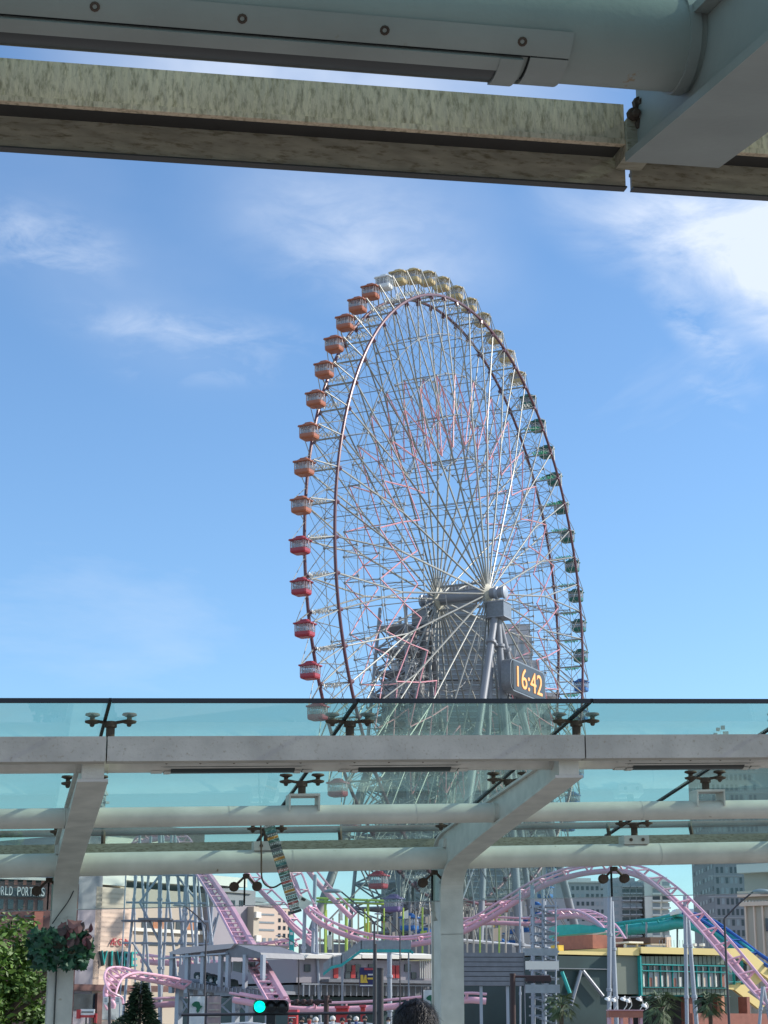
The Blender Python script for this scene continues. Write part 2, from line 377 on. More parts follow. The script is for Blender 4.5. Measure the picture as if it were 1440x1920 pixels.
def build_post(root, l, dt, sgn, base=0, lift=0.0, slope=0.0, m_canopy=m_canopy):
    pr = arm_profile(dt, sgn); ext = [(dt+sgn*.0, 3.56), (dt+sgn*.8, 3.485), (dt+sgn*2.3, 3.385), (dt+sgn*3.45, 3.31), (dt+sgn*4.0, 3.25), (dt+sgn*4.22, 3.12), (dt+sgn*4.30, 2.95), (dt+sgn*4.30, 2.5)]
    if lift: pr = [(a, z+(lift-slope*abs(a-dt))) for a, z in pr]; ext = [(a, z+(lift-slope*abs(a-dt))) for a, z in ext]
    bot = catmull([V((a, b, 0)) for a, b in pr], 4); top = catmull([V((a, b, 0)) for a, b in ext], 4)
    def strip(b, A, B, l0, l1):
        for i in range(len(A)-1):
            vs = [C(l, q.x, q.y) for l in (l0, l1) for q in (A[i], A[i+1], B[i+1], B[i])]
            b.add(vs, [(0, 1, 2, 3), (7, 6, 5, 4), (0, 4, 5, 1), (2, 6, 7, 3)])
        for q, w in ((A[0], B[0]), (A[-1], B[-1])):
            b.add([C(l0, q.x, q.y), C(l1, q.x, q.y), C(l1, w.x, w.y), C(l0, w.x, w.y)], [(0, 1, 2, 3)])
    up = V((0, .022, 0))
    b = MB(); strip(b, bot, [q+up for q in bot], l-.118, l+.118); arm = b.build('arm_flange', m_canopy, root, smooth=30)
    b = MB(); strip(b, [q+up*1.05 for q in bot], [q-up*1.05 for q in top], l-.085, l+.085); b.build('arm_web', m_canopy, root, smooth=30)
    b = MB(); strip(b, [q-up for q in top], top, l-.118, l+.118); b.build('arm_flange', m_canopy, root, smooth=30)
    d0, d1 = sorted((dt+sgn*3.90, dt+sgn*4.30)); zz = base
    b = MB(); cbox(b, l-.118, l+.118, d0, d0+.03, zz-.2, 2.26); b.build('post_flange', m_canopy, root)
    b = MB(); cbox(b, l-.118, l+.118, d1-.03, d1, zz-.2, 2.50); b.build('post_flange', m_canopy, root)
    b = MB(); cbox(b, l-.105, l+.105, d0+.032, d1-.032, zz-.2, 2.40); b.build('post_web', m_canopy, root)
def clamp(root, l, d, z0, zg, heads=True):
    """spider clamp: stub from z0 up to the glass at zg with two disc heads"""
    b = MB(); p = C(l, d, z0); q = C(l, d, zg-.13)
    b.tube(p, q, .035, 10); b.tube(q, C(l, d, zg-.085), .05, 10)
    s = b.build('clamp_stub', m_rust, root, smooth=40)
    for k in (-1, 1):
        b = MB(); e = C(l+k*.145, d, zg-.075)
        b.tube(C(l, d, zg-.10), e, .014, 6); b.lathe(e-V((0, 0, .05)), [(.012, 0), (.02, .012), (.02, .02), (.055, .03), (.06, .045), (.02, .055), (.02, .075), (.06, .09), (.055, .105), (.01, .11)], 10)
        b.build('clamp_head', m_rust, s, smooth=40)
def glass_z(d): return 3.90-(d-13.85)*.1159
def lamp_strip(root, l0, l1, d, z, r, side, full=False, m_canopy=m_canopy, la=78):
    """light fitting let into the lower side of the fascia pipe: cover, screws, lens"""
    def sec(b, a0, a1, r0, r1, la, lb, n=7):
        vs = []
        for l in (la, lb):
            for rr in (r0, r1):
                for i in range(n+1):
                    a = R(a0+(a1-a0)*i/n); vs.append(C(l, d+side*math.cos(a)*rr, z-math.sin(a)*rr))
        m = n+1; fs = []
        for i in range(n):
            fs += [(i, i+1, 2*m+i+1, 2*m+i), (m+i, 3*m+i, 3*m+i+1, m+i+1), (i, m+i, m+i+1, i+1), (2*m+i, 2*m+i+1, 3*m+i+1, 3*m+i)]
        fs += [(0, 2*m, 3*m, m), (n, m+n, 3*m+n, 2*m+n)]
        b.add(vs, fs)
    # side=+1: cover faces away from d decreasing ... angles measured from the viewer side, downwards
    b = MB(); sec(b, 28 if la > 60 else 5, 57 if la > 60 else 33, r+.002, r+.008, l0, l1); sec(b, 120, 135, r+.002, r+.008, l0, l1); sec(b, 59, 118, r+.002, r+.008, l0, l0+.085); sec(b, 59, 118, r+.002, r+.008, l1-.085, l1)
    cov = b.build('lamp_cover', m_canopy, root, smooth=40)
    b = MB(); sec(b, *((56.5, 60) if la > 60 else (33.5, 35.5)), r+.001, r+.0035, l0+.07, l1-.07); sec(b, 56.5, 100, r+.001, r+.0035, l1-.088, l1-.078); b.build('groove', m_gap, cov, smooth=40)
    b = MB(); sec(b, min(61, la-6), la, r+.004, r+.012, l0+.1, l1-.1); sec(b, 61, 116, r+.004, r+.014, l1-.15, l1-.1); sec(b, 61, 116, r+.004, r+.014, l0+.1, l0+.15); b.build('lens_frame', m_canopy, cov, smooth=40)
    b = MB(); sec(b, la, 116, r+.003, r+.009, l0+.15, l1-.15); b.build('lamp_lens', m_lens, cov, smooth=40)
    if full:
        for l in (l1-.045,): pass
    n = max(2, int((l1-l0)/.32)); a = R(42 if la > 60 else 16); me = None
    for i in range(n+1):
        l = l1-.11-(l1-l0-.22)*i/n
        nrm = DD*side*math.cos(a)-UPZ*math.sin(a); c = C(l, d, z)+nrm*(r+.006)
        if me is None or True:
            b = MB(); b.lathe(c, [(.0105, 0), (.0105, .003), (.007, .005), (.004, .001)], 10, nrm); b.build('screw', m_rust, cov)
# ---- far canopy across the pavement
cf = thing('walkway_canopy', 'grey steel and glass walkway canopy on curved posts across the path', 'canopy', C(4.57, 18, 0))
L0, L1 = -9.5, 14.5
for k in (-2, -1, 0, 1, 2): build_post(cf, .775+k*SP, 14.2, 1)
def segs(k0, k1, off, gap=.006):
    return [(off+k*SP+gap, off+(k+1)*SP-gap) for k in range(k0, k1)]
for a, c in segs(-2, 3, .86):
    b = MB(); cbox(b, a, c, 14.02, 14.17, 3.468, 3.66); b.build('fascia_beam', m_fascia, cf)
def cpipe(root, d, z, r, name, m, l0=L0, l1=L1, n=20):
    b = MB(); b.tube(C(l0, d, z), C(l1, d, z), r, n); return b.build(name, m, root, smooth=40)
def solve_z(px, py, d): return canopy_atd(px, py, d)[1]
ZP = solve_z(720, 1446, 14.42)+.092
cpipe(cf, 14.42, ZP, .09, 'eaves_pipe', m_canopy)
for k in range(-2, 3):
    lamp_strip(cf, .72+k*SP+.52, .72+k*SP+1.93-.12, 14.42, ZP, .09, -1, la=42); lamp_strip(cf, .72+k*SP+1.93+.10, .72+k*SP+SP-.75, 14.42, ZP, .09, -1, la=42)
z1 = (solve_z(720, 1508, 16.1)+solve_z(720, 1545, 16.1))/2
cpipe(cf, 16.1, z1, .088, 'purlin_pipe', m_rusty)
z2 = (solve_z(720, 1588, 18.0)+solve_z(720, 1632, 18.0))/2
cpipe(cf, 18.06, z2, .112, 'purlin_pipe', m_rusty)
z3 = (solve_z(1000, 1543, 18.75)+solve_z(1000, 1556, 18.75))/2
cpipe(cf, 18.75, z3, .035, 'gutter_pipe', m_brown, n=12)
zc = solve_z(1000, 1570, 18.55); zcb = solve_z(1000, 1590, 18.55)
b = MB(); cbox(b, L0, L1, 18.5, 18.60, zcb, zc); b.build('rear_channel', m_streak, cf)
for px in (-60, 195, 640, 1145, 1300, 1600):
    l = canopy_atd(px, 1560, 18.6)[0]; b = MB(); b.tube(C(l, 18.62, zc-.05), C(l, 18.70, z3), .022, 8); b.build('rail_stub', m_rust, cf)
for k in (-2, -1, 0, 1, 2):
    for q in (-.125, .125):
        for d_, z_, r_ in ((16.1, z1, .088), (18.06, z2, .112), (14.42, ZP, .09)):
            if d_ == 18.06: continue
            b = MB(); b.path([C(.775+k*SP+q, d_+math.cos(t)*(r_+.001), z_+math.sin(t)*(r_+.001)) for t in [2*math.pi*i/20 for i in range(20)]], .006, 5, True); b.build('weld_collar', m_canopy, cf, smooth=60)
    for d_, z_, r_, off in ((16.1, z1, .088, 1.3), (18.06, z2, .112, 2.2), (16.1, z1, .088, 3.0)):
        b = MB(); b.tube(C(.775+k*SP+off, d_, z_), C(.775+k*SP+off+.012, d_, z_), r_+.002, 20); b.build('pipe_seam', m_canopy, cf, smooth=40)
JL = .86
joints = [JL+k*SP/2 for k in range(-4, 8)]
for i in range(len(joints)-1):
    a, c = joints[i]+.013, joints[i+1]-.013
    b = MB(); vs = [C(l, d, glass_z(d)+t) for t in (0, .019) for d in (13.85, 19.15) for l in (a, c)]
    b.add(vs, [(0, 2, 3, 1), (4, 5, 7, 6), (0, 1, 5, 4), (2, 6, 7, 3), (0, 4, 6, 2), (1, 3, 7, 5)])
    b.build('glass_panel', m_cglass, cf)
    b = MB(); vs = [C(l, d, glass_z(13.85)+t) for t in (-.012, .024) for d in (13.825, 13.848) for l in (a, c)]
    b.add(vs, [(0, 2, 3, 1), (4, 5, 7, 6), (0, 1, 5, 4), (2, 6, 7, 3), (0, 4, 6, 2), (1, 3, 7, 5)])
    b.build('glass_edge', m_darkedge, cf)
for l in joints:
    b = MB(); vs = [C(q, d, glass_z(d)+t) for t in (-.006, .024) for d in (13.83, 19.15) for q in (l-.0115, l+.0115)]
    b.add(vs, [(0, 2, 3, 1), (4, 5, 7, 6), (0, 1, 5, 4), (2, 6, 7, 3), (0, 4, 6, 2), (1, 3, 7, 5)])
    b.build('joint_seal', m_gap, cf)
for i, l in enumerate(joints):
    main = i % 2 == 0     # joints over the posts
    clamp(cf, l+.045, 14.38, 3.60, glass_z(14.38)+.075)
    zb = z1+.088+(.085 if not main else .05)
    clamp(cf, l-.05, 16.1, zb, glass_z(16.1))
    if not main:          # bracket astride the purlin
        b = MB(); cbox(b, l-.18, l+.10, 16.0, 16.2, zb-.012, zb+.008); cbox(b, l-.18, l-.165, 16.0, 16.2, z1+.03, zb-.013); cbox(b, l+.085, l+.10, 16.0, 16.2, z1+.03, zb-.013)
        b.build('bracket', m_canopy, cf)
    clamp(cf, l-.06, 18.06, z2+.19, glass_z(18.06))
    b = MB(); cbox(b, l-.2, l+.07, 17.98, 18.16, z2+.10, z2+.19); br = b.build('bracket', m_canopy, cf)
    for q in (-.13, .0):
        b = MB(); b.tube(C(l+q, 17.975, z2+.145), C(l+q, 17.965, z2+.145), .018, 8); b.build('bolt', m_rust, br)
# glass screen hung below the rear purlin
lz = solve_z(1000, 1687, 18.55); PL = [.86-.26-SP/2*0+SP/2*(k)+.02 for k in range(-4, 8)]
for i in range(len(PL)-1):
    b = MB(); cbox(b, PL[i]+.008, PL[i+1]-.008, 18.30, 18.314, lz, 3.05); b.build('screen_panel', m_hglass, cf)
    b = MB(); cbox(b, PL[i]+.008, PL[i+1]-.008, 18.298, 18.316, lz-.008, lz-.001); b.build('screen_edge', m_grey, cf)
for i, l in enumerate(PL):
    b = MB(); cbox(b, l-.0075, l+.0075, 18.295, 18.32, lz, z2-.1); b.build('joint_seal', m_gap, cf)
    zz = z2-.20
    b = MB(); b.tube(C(l, 18.2, z2-.11), C(l, 18.2, z2-.155), .035, 8)
    s_ = b.build('clamp_stub', m_rust, cf)
    for k in (-1, 1):
        b = MB(); e = C(l+k*.115, 18.22, zz-.03); b.tube(C(l, 18.2, z2-.12), e, .013, 6)
        b.lathe(e+DD*.05, [(.02, 0), (.048, .008), (.05, .03), (.03, .04), (.03, .06), (.045, .07), (.045, .085), (.01, .1)], 12, -DD); b.build('clamp_head', m_rust, s_, smooth=40)
# cables on the posts
l = .72
pts = [canopy_atd(x, y, 18.07) for x, y in ((146, 1640), (140, 1665), (128, 1690), (112, 1712), (98, 1732))]
b = MB(); b.path(catmull([C(a, 18.07, z) for a, z in pts], 5), .006, 6); b.build('cable', m_black, cf)
pts = [canopy_atd(x, y, 18.08) for x, y in ((106, 1800), (105, 1840), (103, 1880), (101, 1930))]
b = MB(); b.path([C(a, 18.085, z) for a, z in pts], .008, 6); b.build('cable', m_black, cf)
pts = [canopy_atd(x, y, 17.8) for x, y in ((489, 1545), (490, 1600), (492, 1650), (510, 1664), (530, 1655))]
b = MB(); b.path(catmull([C(a, 17.8, z) for a, z in pts], 5), .009, 6); b.build('cable', m_rust, cf)

# ---- near canopy over the camera
cn = thing('walkway_canopy', 'grey steel canopy edge overhead with weathered gutter channel, pipe and light fitting', 'canopy', C(1.49, -.3, 0))
AL = 1.50
for k in (-1, 0): build_post(cn, AL+k*SP, 3.70, -1, 0, .17, .055, m_canopy_shade)
jl = canopy_atd(1177, 330, 3.8)[0]
zb, zt = solve_z(720, 322, 3.8), solve_z(720, 260, 3.8)
zl = solve_z(720, 240, 3.72); zlt = solve_z(720, 164, 3.72)
for a, c in ((jl-SP*2, jl-SP-.006), (jl-SP+.006, jl-.006), (jl+.010, jl+SP)):
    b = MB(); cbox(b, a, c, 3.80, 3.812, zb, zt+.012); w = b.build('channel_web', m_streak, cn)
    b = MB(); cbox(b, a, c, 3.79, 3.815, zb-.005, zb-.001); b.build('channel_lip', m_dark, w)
    b = MB(); cbox(b, a+.03, c-.03, 3.735, 3.90, zl+.006, zl+.014); b.build('shaded_shelf', m_dark, w); b = MB(); cbox(b, a+.06, c-.06, 3.87, 3.88, zb+.03, zl+.005); b.build('cavity_shade', m_dark, w)  # dark shelf and plate: shade of the channel cavity put into their colour
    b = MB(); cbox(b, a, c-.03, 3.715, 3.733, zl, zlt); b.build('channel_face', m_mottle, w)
    b = MB(); cbox(b, a, c-.03, 3.708, 3.7135, zl-.004, zl+.010); b.build('channel_lip', m_mottle, w)
# junction bolts at the channel joint
b = MB(); cbox(b, jl-.035, jl+.03, 3.70, 3.79, zl-.03, zl+.06); j = b.build('joint_plate', m_streak, cn)
for k, (dl, dz) in enumerate(((-.02, .07), (-.005, .10), (.0, .045), (.012, .085))):
    b = MB(); b.lathe(C(jl+dl, 3.70, zl+dz)-DD*.0, [(.016, 0), (.016, .018), (.009, .02), (.009, .035), (.004, .036)], 8, -DD+V((0, 0, -.3))); b.build('bolt', m_rust, j)
NPD = 3.36; NR = .105
zpb = solve_z(1180, 163, NPD)    # lowest line of the pipe
zp = zpb+NR*1.02+.008
b = MB(); b.tube(C(-6, NPD, zp), C(6, NPD, zp), NR, 48); b.build('eaves_pipe', m_rusty_shade, cn, smooth=40)
le = canopy_atd(1072, 90, NPD-.08)[0]
lamp_strip(cn, le-2.3, le, NPD, zp, NR, -1, True, m_canopy_shade); lamp_strip(cn, le-2.3-1.6, le-2.36, NPD, zp, NR, -1, True, m_canopy_shade)
b = MB(); b.tube(C(AL-.125, NPD, zp), C(AL-.1, NPD, zp), NR+.006, 48); b.build('weld_collar', m_canopy_shade, cn, smooth=40)
for i, l in enumerate([jl-SP*1.5, jl-SP, jl-SP/2, jl, jl+SP/2, jl+SP]):
    if i: 
        d0, d1 = 3.95, 1.3
        vs = [C(q, d, 3.90+(d-4)*.1159+t) for t in (0, .019) for d in (-1.0, 3.99) for q in (lp+.013, l-.013)]
        b = MB(); b.add(vs, [(0, 2, 3, 1), (4, 5, 7, 6), (0, 1, 5, 4), (2, 6, 7, 3), (0, 4, 6, 2), (1, 3, 7, 5)])
        b.build('glass_panel', m_cglass, cn)
    lp = l

# ---- woven banner and tag hung from the far canopy
bn = thing('hanging_banner', 'long narrow banner of patterned colour bands hung slanting from the canopy purlin', 'banner', C(canopy_atd(505, 1545, 17.7)[0], 17.7, 3.2))
cols = [(.14, .15, .15), (.12, .13, .13), (.22, .19, .18), (.10, .16, .16), (.30, .09, .09), (.10, .18, .15), (.05, .06, .06), (.42, .20, .04), (.13, .12, .11), (.25, .27, .27), (.07, .16, .16), (.33, .08, .08), (.08, .15, .12), (.40, .19, .05), (.12, .12, .13), (.10, .10, .10)]
nb = 30; A0 = (504, 1546); A1 = (556, 1712); wpx = 10.5
ax = V((A1[0]-A0[0], A1[1]-A0[1])); al = ax.length; ax /= al; pp = V((-ax.y, ax.x))
bm = {}
for i in range(nb):
    for s_ in (0,):
        t0, t1 = al*i/nb, al*(i+1)/nb-.4
        q = [V(A0)+ax*t+pp*w for t, w in ((t0, -wpx), (t1, -wpx), (t1, wpx), (t0, wpx))]
        vs = []
        for p_ in q:
            l, z = canopy_atd(p_.x, p_.y, 17.7); vs.append(C(l, 17.7, z))
        c = cols[(i*5+3*(i//4)) % len(cols)]; key = c
        if key not in bm: bm[key] = mat('banner_band', tuple(min(.8, q*1.1) for q in c), .85, 0, .3, 40, (min(1, c[0]*2+.15), min(1, c[1]*2+.15), min(1, c[2]*2+.14)), .56, 30, .04)
        b = MB(); b.prism(vs, DD*.004); b.build('band', bm[key], bn)
        if i % 3 == 0:   # row of small pale teeth on every third band
            b = MB()
            for k in range(6):
                w = -wpx+1.5+k*3.3; t = (t0+t1)/2
                l, z = canopy_atd(*(V(A0)+ax*t+pp*w), 17.694); b.box(C(l, 17.694, z), (.007, .002, .014), LL, DD)
            b.build('woven_marks', m_signwhite, bn)
b = MB(); vs = []
for p_ in ((562, 1678), (587, 1692), (568, 1706), (560, 1700)):
    l, z = canopy_atd(*p_, 17.68); vs.append(C(l, 17.68, z))
b.prism(vs, DD*.003); tg = b.build('paper_tag', m_signwhite, bn, label='white paper tag')
b = MB(); vs = []
for p_ in ((566, 1682), (574, 1686), (571, 1690), (564, 1687)):
    l, z = canopy_atd(*p_, 17.675); vs.append(C(l, 17.675, z))
b.prism(vs, DD*.002); b.build('print', m_dark, tg)

# ------------------------------------------------------------------ ferris wheel
WC = V((11.81846, 264.08986, 60.9+EYE)); YAW = 1.1089340447; PH = -0.560499916652
WE = V((math.cos(YAW), math.sin(YAW), 0)); WN = V((-math.sin(YAW), math.cos(YAW), 0))
def W(k, rad, off=0):
    t = PH+k*2*math.pi/60; return WC+WN*off+(WE*math.sin(t)+UPZ*math.cos(t))*rad
fw = thing('ferris_wheel', 'giant white ferris wheel of steel lattice with maroon rims on grey tubular legs', 'ferris wheel', (WC.x, WC.y, 0))
RR = 45.0
def offr(rad, s): return s*(4.0-(4.0-2.2)*(rad/RR)**.9)
for s in (-1, 1):
    b = MB(); b.path([W(k/2, RR, offr(RR, s)) for k in range(120)], .23, 8, True); b.build('rim', m_rim, fw, smooth=40)
    b = MB()
    for k in range(60): b.tube(W(k, RR, offr(RR, s)-s*.1), W(k, RR-.7, offr(RR-.7, s)), .3, 6)
    b.build('rim_bracket', m_rim, fw, kind='stuff')
LV = [39.2, 33.2, 27.0, 20.5, 14.0]
for s in (-1, 1):
    for k in range(0, 60, 2):
        h = k+.5; b = MB(); b.tube(W(h, 1.3, s*4.05), W(h, 27.0, offr(27.0, s)), .145, 6, caps=False); b.build('spoke', m_spoke, fw, smooth=60)
        for q in (k, k+1): b = MB(); b.tube(W(h, 27.0, offr(27.0, s)), W(q, RR-.2, offr(RR, s)), .12, 6, caps=False); b.build('spoke_branch', m_spoke, fw, smooth=60)
    for rad in LV:
        b = MB(); st = 1 if rad > 18 else 2
        pts = [W(k, rad, offr(rad, s)) for k in range(0, 60, st)]
        b.path(pts, .058, 5, True); b.build('ring_chord', m_lace, fw)
for rad in LV+[RR]:
    st = 1 if rad > 18 else 2
    for k in range(0, 60, st):
        if rad == RR: continue
        b = MB(); b.tube(W(k, rad, offr(rad, -1)), W(k, rad, offr(rad, 1)), .065, 5, caps=False); b.build('cross_strut', m_lace, fw)
# end struts between the rims and rod bracing
b = MB()
for k in range(60): b.tube(W(k, RR-.3, offr(RR, -1)), W(k, RR-.3, offr(RR, 1)), .14, 5, caps=False)
b.build('rim_strut', m_spoke, fw, kind='stuff')
b = MB()
for k in range(60):
    for s in (-1, 1):
        for a, c in ((RR, LV[0]), (LV[1], LV[2])):
            b.tube(W(k, a, offr(a, s)), W(k+1, c, offr(c, s)), .032, 4, caps=False); b.tube(W(k+1, a, offr(a, s)), W(k, c, offr(c, s)), .032, 4, caps=False)
    rads = [RR]+LV[:4]
    for i in range(4):
        a, c = rads[i], rads[i+1]
        b.tube(W(k, a, offr(a, -1)), W(k, c, offr(c, 1)), .035, 4, caps=False); b.tube(W(k, a, offr(a, 1)), W(k, c, offr(c, -1)), .035, 4, caps=False)
    b.tube(W(k, RR, offr(RR, -1)), W(k+1, RR, offr(RR, 1)), .05, 4, caps=False); b.tube(W(k+1, RR, offr(RR, -1)), W(k, RR, offr(RR, 1)), .05, 4, caps=False)
br = b.build('bracing_rod', m_lace, fw, kind='stuff')
# pink neon zigzags
for s in (-1, 1):
    for (ra, rb, ph) in ((27.0, 22.4, 0), (33.2, 27.0, 1)):
        b = MB()
        for k in range(0, 60, 2):
            a, m_, c = W(k+ph, ra, offr(ra, s)), W(k+1+ph, rb, offr(rb, s)), W(k+2+ph, ra, offr(ra, s))
            b.tube(a, m_, .10, 5, caps=False); b.tube(m_, c, .10, 5, caps=False)
        b.build('neon_zigzag', m_neon, fw)
# node boxes on the spokes
nodes = MB()
for s in (-1, 1):
    for rad in LV[:4]:
        for k in range(60): nodes.box(W(k, rad, offr(rad, s)), (.34, .26, .26), WE, WN)
nodes.build('node_plate', m_lace, fw, kind='stuff')
# lamp coils between the rims at each gondola arm
coil = {}
for nm, m_ in (('grey', m_white), ('green', mat('coil_green', (.05, .42, .22), .4))):
    b = MB()
    for q in (-.25, .25):
        pts = [V((q+.12*math.cos(i*1.9), -1.35+i*.15, .34*math.sin(i*1.9))) for i in range(19)]
        b.path(pts, .075, 4)
    me = b.mesh('neon_coil'); me.materials.append(m_); coil[nm] = me
for k in range(60):
    kk = k % 60; inst('neon_coil', coil['green' if 12 <= kk <= 24 else 'grey'], fw, W(k, RR+.6, 0), Matrix((WE, WN, UPZ)).transposed())
# outrigger forks that carry the gondolas
b0 = []
for k in range(60):
    b = MB(); pv = 50.0
    for s in (-1, 1):
        e = W(k, pv, s*1.32)-V((0, 0, 1.15))
        b.tube(W(k, RR, offr(RR, s)), e, .10, 5); b.tube(W(k-.5, RR, offr(RR, s)), e, .06, 4); b.tube(W(k+.5, RR, offr(RR, s)), e, .06, 4)
    b.build('outrigger', m_spoke, fw)
# hub: flanges, axle, drum bearings
for s in (-1, 1):
    b = MB(); c = WC+WN*s*3.9
    b.lathe(c, [(1.4, -.3), (1.75, -.1), (1.75, .1), (1.4, .3), (1.0, .6), (.8, .62)] if s > 0 else [(.8, -.62), (1.0, -.6), (1.4, -.3), (1.75, -.1), (1.75, .1), (1.4, .3)], 28, WN)
    b.build('hub_flange', mat('hub_cream', (.45, .43, .34), .6), fw, smooth=30)
b = MB(); b.tube(WC-WN*6.9, WC+WN*6.9, .8, 20); b.build('axle', m_legs, fw, smooth=40)
b = MB()
for i, z in enumerate((-3.3, -1.6, 1.6, 3.3)): b.tube(WC+WN*(-3.7)+UPZ*z*0.55, WC+WN*3.7+UPZ*z*.55, .2, 6)
b.build('axle_tie', m_lace, fw)
def support(off, m_, far):
    c = WC+WN*off; sgn = 1 if far else -1
    b = MB(); b.lathe(c-WN*1.2, [(.75, 0), (.98, .1), (.98, .45), (.75, .55), (.75, 1.2), (.98, 1.3), (.98, 1.7), (.7, 1.8)], 20, WN); b.build('bearing', m_column, fw, smooth=30)
    b = MB(); b.box(c-UPZ*2.75, (3.0, 2.7, 2.5), WE, WN); hb = b.build('bearing_house', m_clockcase if not far else m_, fw)
    for z_ in (-1.62, -3.9):
        b = MB(); b.box(c+UPZ*z_, (3.2, 2.9, .12), WE, WN); b.build('flange', m_grey if not far else m_, hb)
    H = WC.z
    legs = ((-.95, .3, -27, .6), (.95, .5, 32, .6), (0, .25, 0, 1.6), (.5, .8, 12, -.6), (-.5, .8, -11, -.8)) if not far else ((-.9, .6, -33, 3.2), (.9, .6, 31, 3.2), (0, 0, -2, 1.0), (.5, -.6, 13, -3), (-.6, -.6, -15, -3))
    ps = []
    for (e0, n0, e1, n1) in legs:
        a = c+WE*e0+WN*n0-UPZ*3.9; z = WC+WE*(e0+e1)+WN*(off+sgn*(n1+1.5))+V((0, 0, -H))
        b = MB(); rl = .36 if (not far and abs(e1) < 13 and e1 != 0) else .5; b.tube(a, z, rl, 12, rl*1.35)
        for t in (.07, .32, .56, .8):
            q = a.lerp(z, t); b.lathe(q, [(rl+.05, -.3), (rl+.3, -.2), (rl+.3, .2), (rl+.05, .3)], 12, z-a)
        b.build('support_leg', m_, fw, smooth=35); ps.append((a, z))
    b = MB()
    for t in (.07, .32, .56, .8):
        q = [a.lerp(z, t) for a, z in ps]
        for i, j_ in ((0, 2), (2, 1), (0, 4), (1, 3), (3, 4)): b.tube(q[i], q[j_], .2, 6)
    ts = [.07, .32, .56, .8]
    for i in range(3):
        for u_, v_ in ((0, 4), (4, 0), (1, 3), (3, 1), (0, 2), (2, 1)):
            b.tube(ps[u_][0].lerp(ps[u_][1], ts[i]), ps[v_][0].lerp(ps[v_][1], ts[i+1]), .12, 5)
    b.build('leg_brace', m_, fw)
    return ps
support(-5.8, m_legs, False)
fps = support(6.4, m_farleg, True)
# lattice service tower and platforms inside the far legs
b = MB(); tc_ = WC+WN*8.5-WE*3
lv = [WC.z-5-3.4*i for i in range(17)]
def corner(i, z): 
    w = 2.0+(WC.z-z)*.055; return V((tc_.x, tc_.y, z))+WE*(w if i in (1, 2) else -w)*1.6+WN*(w if i in (2, 3) else -w)
for i in range(4): b.tube(corner(i, lv[0]+3), corner(i, 0), .26, 6)
for j_ in range(len(lv)-1):
    for i in range(4):
        k = (i+1) % 4
        b.tube(corner(i, lv[j_]), corner(k, lv[j_]), .16, 5); b.tube(corner(i, lv[j_]), corner(k, lv[j_+1]), .12, 5); b.tube(corner(k, lv[j_]), corner(i, lv[j_+1]), .12, 5)
b.build('service_tower', m_legs, fw)
for j_ in range(0, len(lv)-1, 1):
    b = MB(); w = 2.0+(WC.z-lv[j_])*.055
    b.box(V((tc_.x, tc_.y, lv[j_]+.1)), (w*3.1, w*1.9, .18), WE, WN); pf = b.build('service_platform', m_legs, fw)
# clock on the near legs
OC = -8.6; cplane = WC.dot(WN)+OC
def CK(px, py, d=0): return atplane(px, py, WN, cplane+d)
cc = CK(991, 1277); CKW, CKH = 13.6, 4.7
clk = thing('digital_clock', 'large digital clock panel reading 16:42 in orange on the wheel legs', 'clock', cc-UPZ*CKH/2)
def rr(w, h, r, n=6):
    pts = []
    for cx, cy, a0 in ((w/2-r, h/2-r, 0), (-w/2+r, h/2-r, 90), (-w/2+r, -h/2+r, 180), (w/2-r, -h/2+r, 270)):
        for i in range(n+1): a = R(a0+90*i/n); pts.append((cx+r*math.cos(a), cy+r*math.sin(a)))
    return pts
b = MB(); b.prism([cc+WE*x+UPZ*y+WN*.05 for x, y in rr(CKW, CKH, 1.3)], WN*1.5); b.build('case', m_clockcase, clk, smooth=30)
b = MB(); b.prism([cc+WE*x+UPZ*y-WN*.02 for x, y in rr(CKW-.5, CKH-.45, 1.1)], WN*.065); b.build('face', m_clockface, clk)
b = MB(); b.box(cc-WE*(CKW/2-1.0)-WN*.05, (.5, .05, CKH-.5), WE, WN); b.build('trim', m_black, clk)
txt = text_mesh('16:42', 3.05, .05, 'digits', 1.0); w_ = max(v.co.x for v in txt.vertices)-min(v.co.x for v in txt.vertices)
for v in txt.vertices: v.co.x *= 9.8/w_
txt.materials.append(m_digits); inst('digits', txt, clk, cc+WE*.35-WN*.09, Matrix((WE, WN, UPZ)).transposed())
b = MB(); b.tube(cc+WN*1.5+WE*-2, cc+WN*3.2+WE*-3, .25, 8); b.tube(cc+WN*1.5+WE*2, cc+WN*3.2+WE*3, .25, 8); b.build('bracket', m_legs, clk)

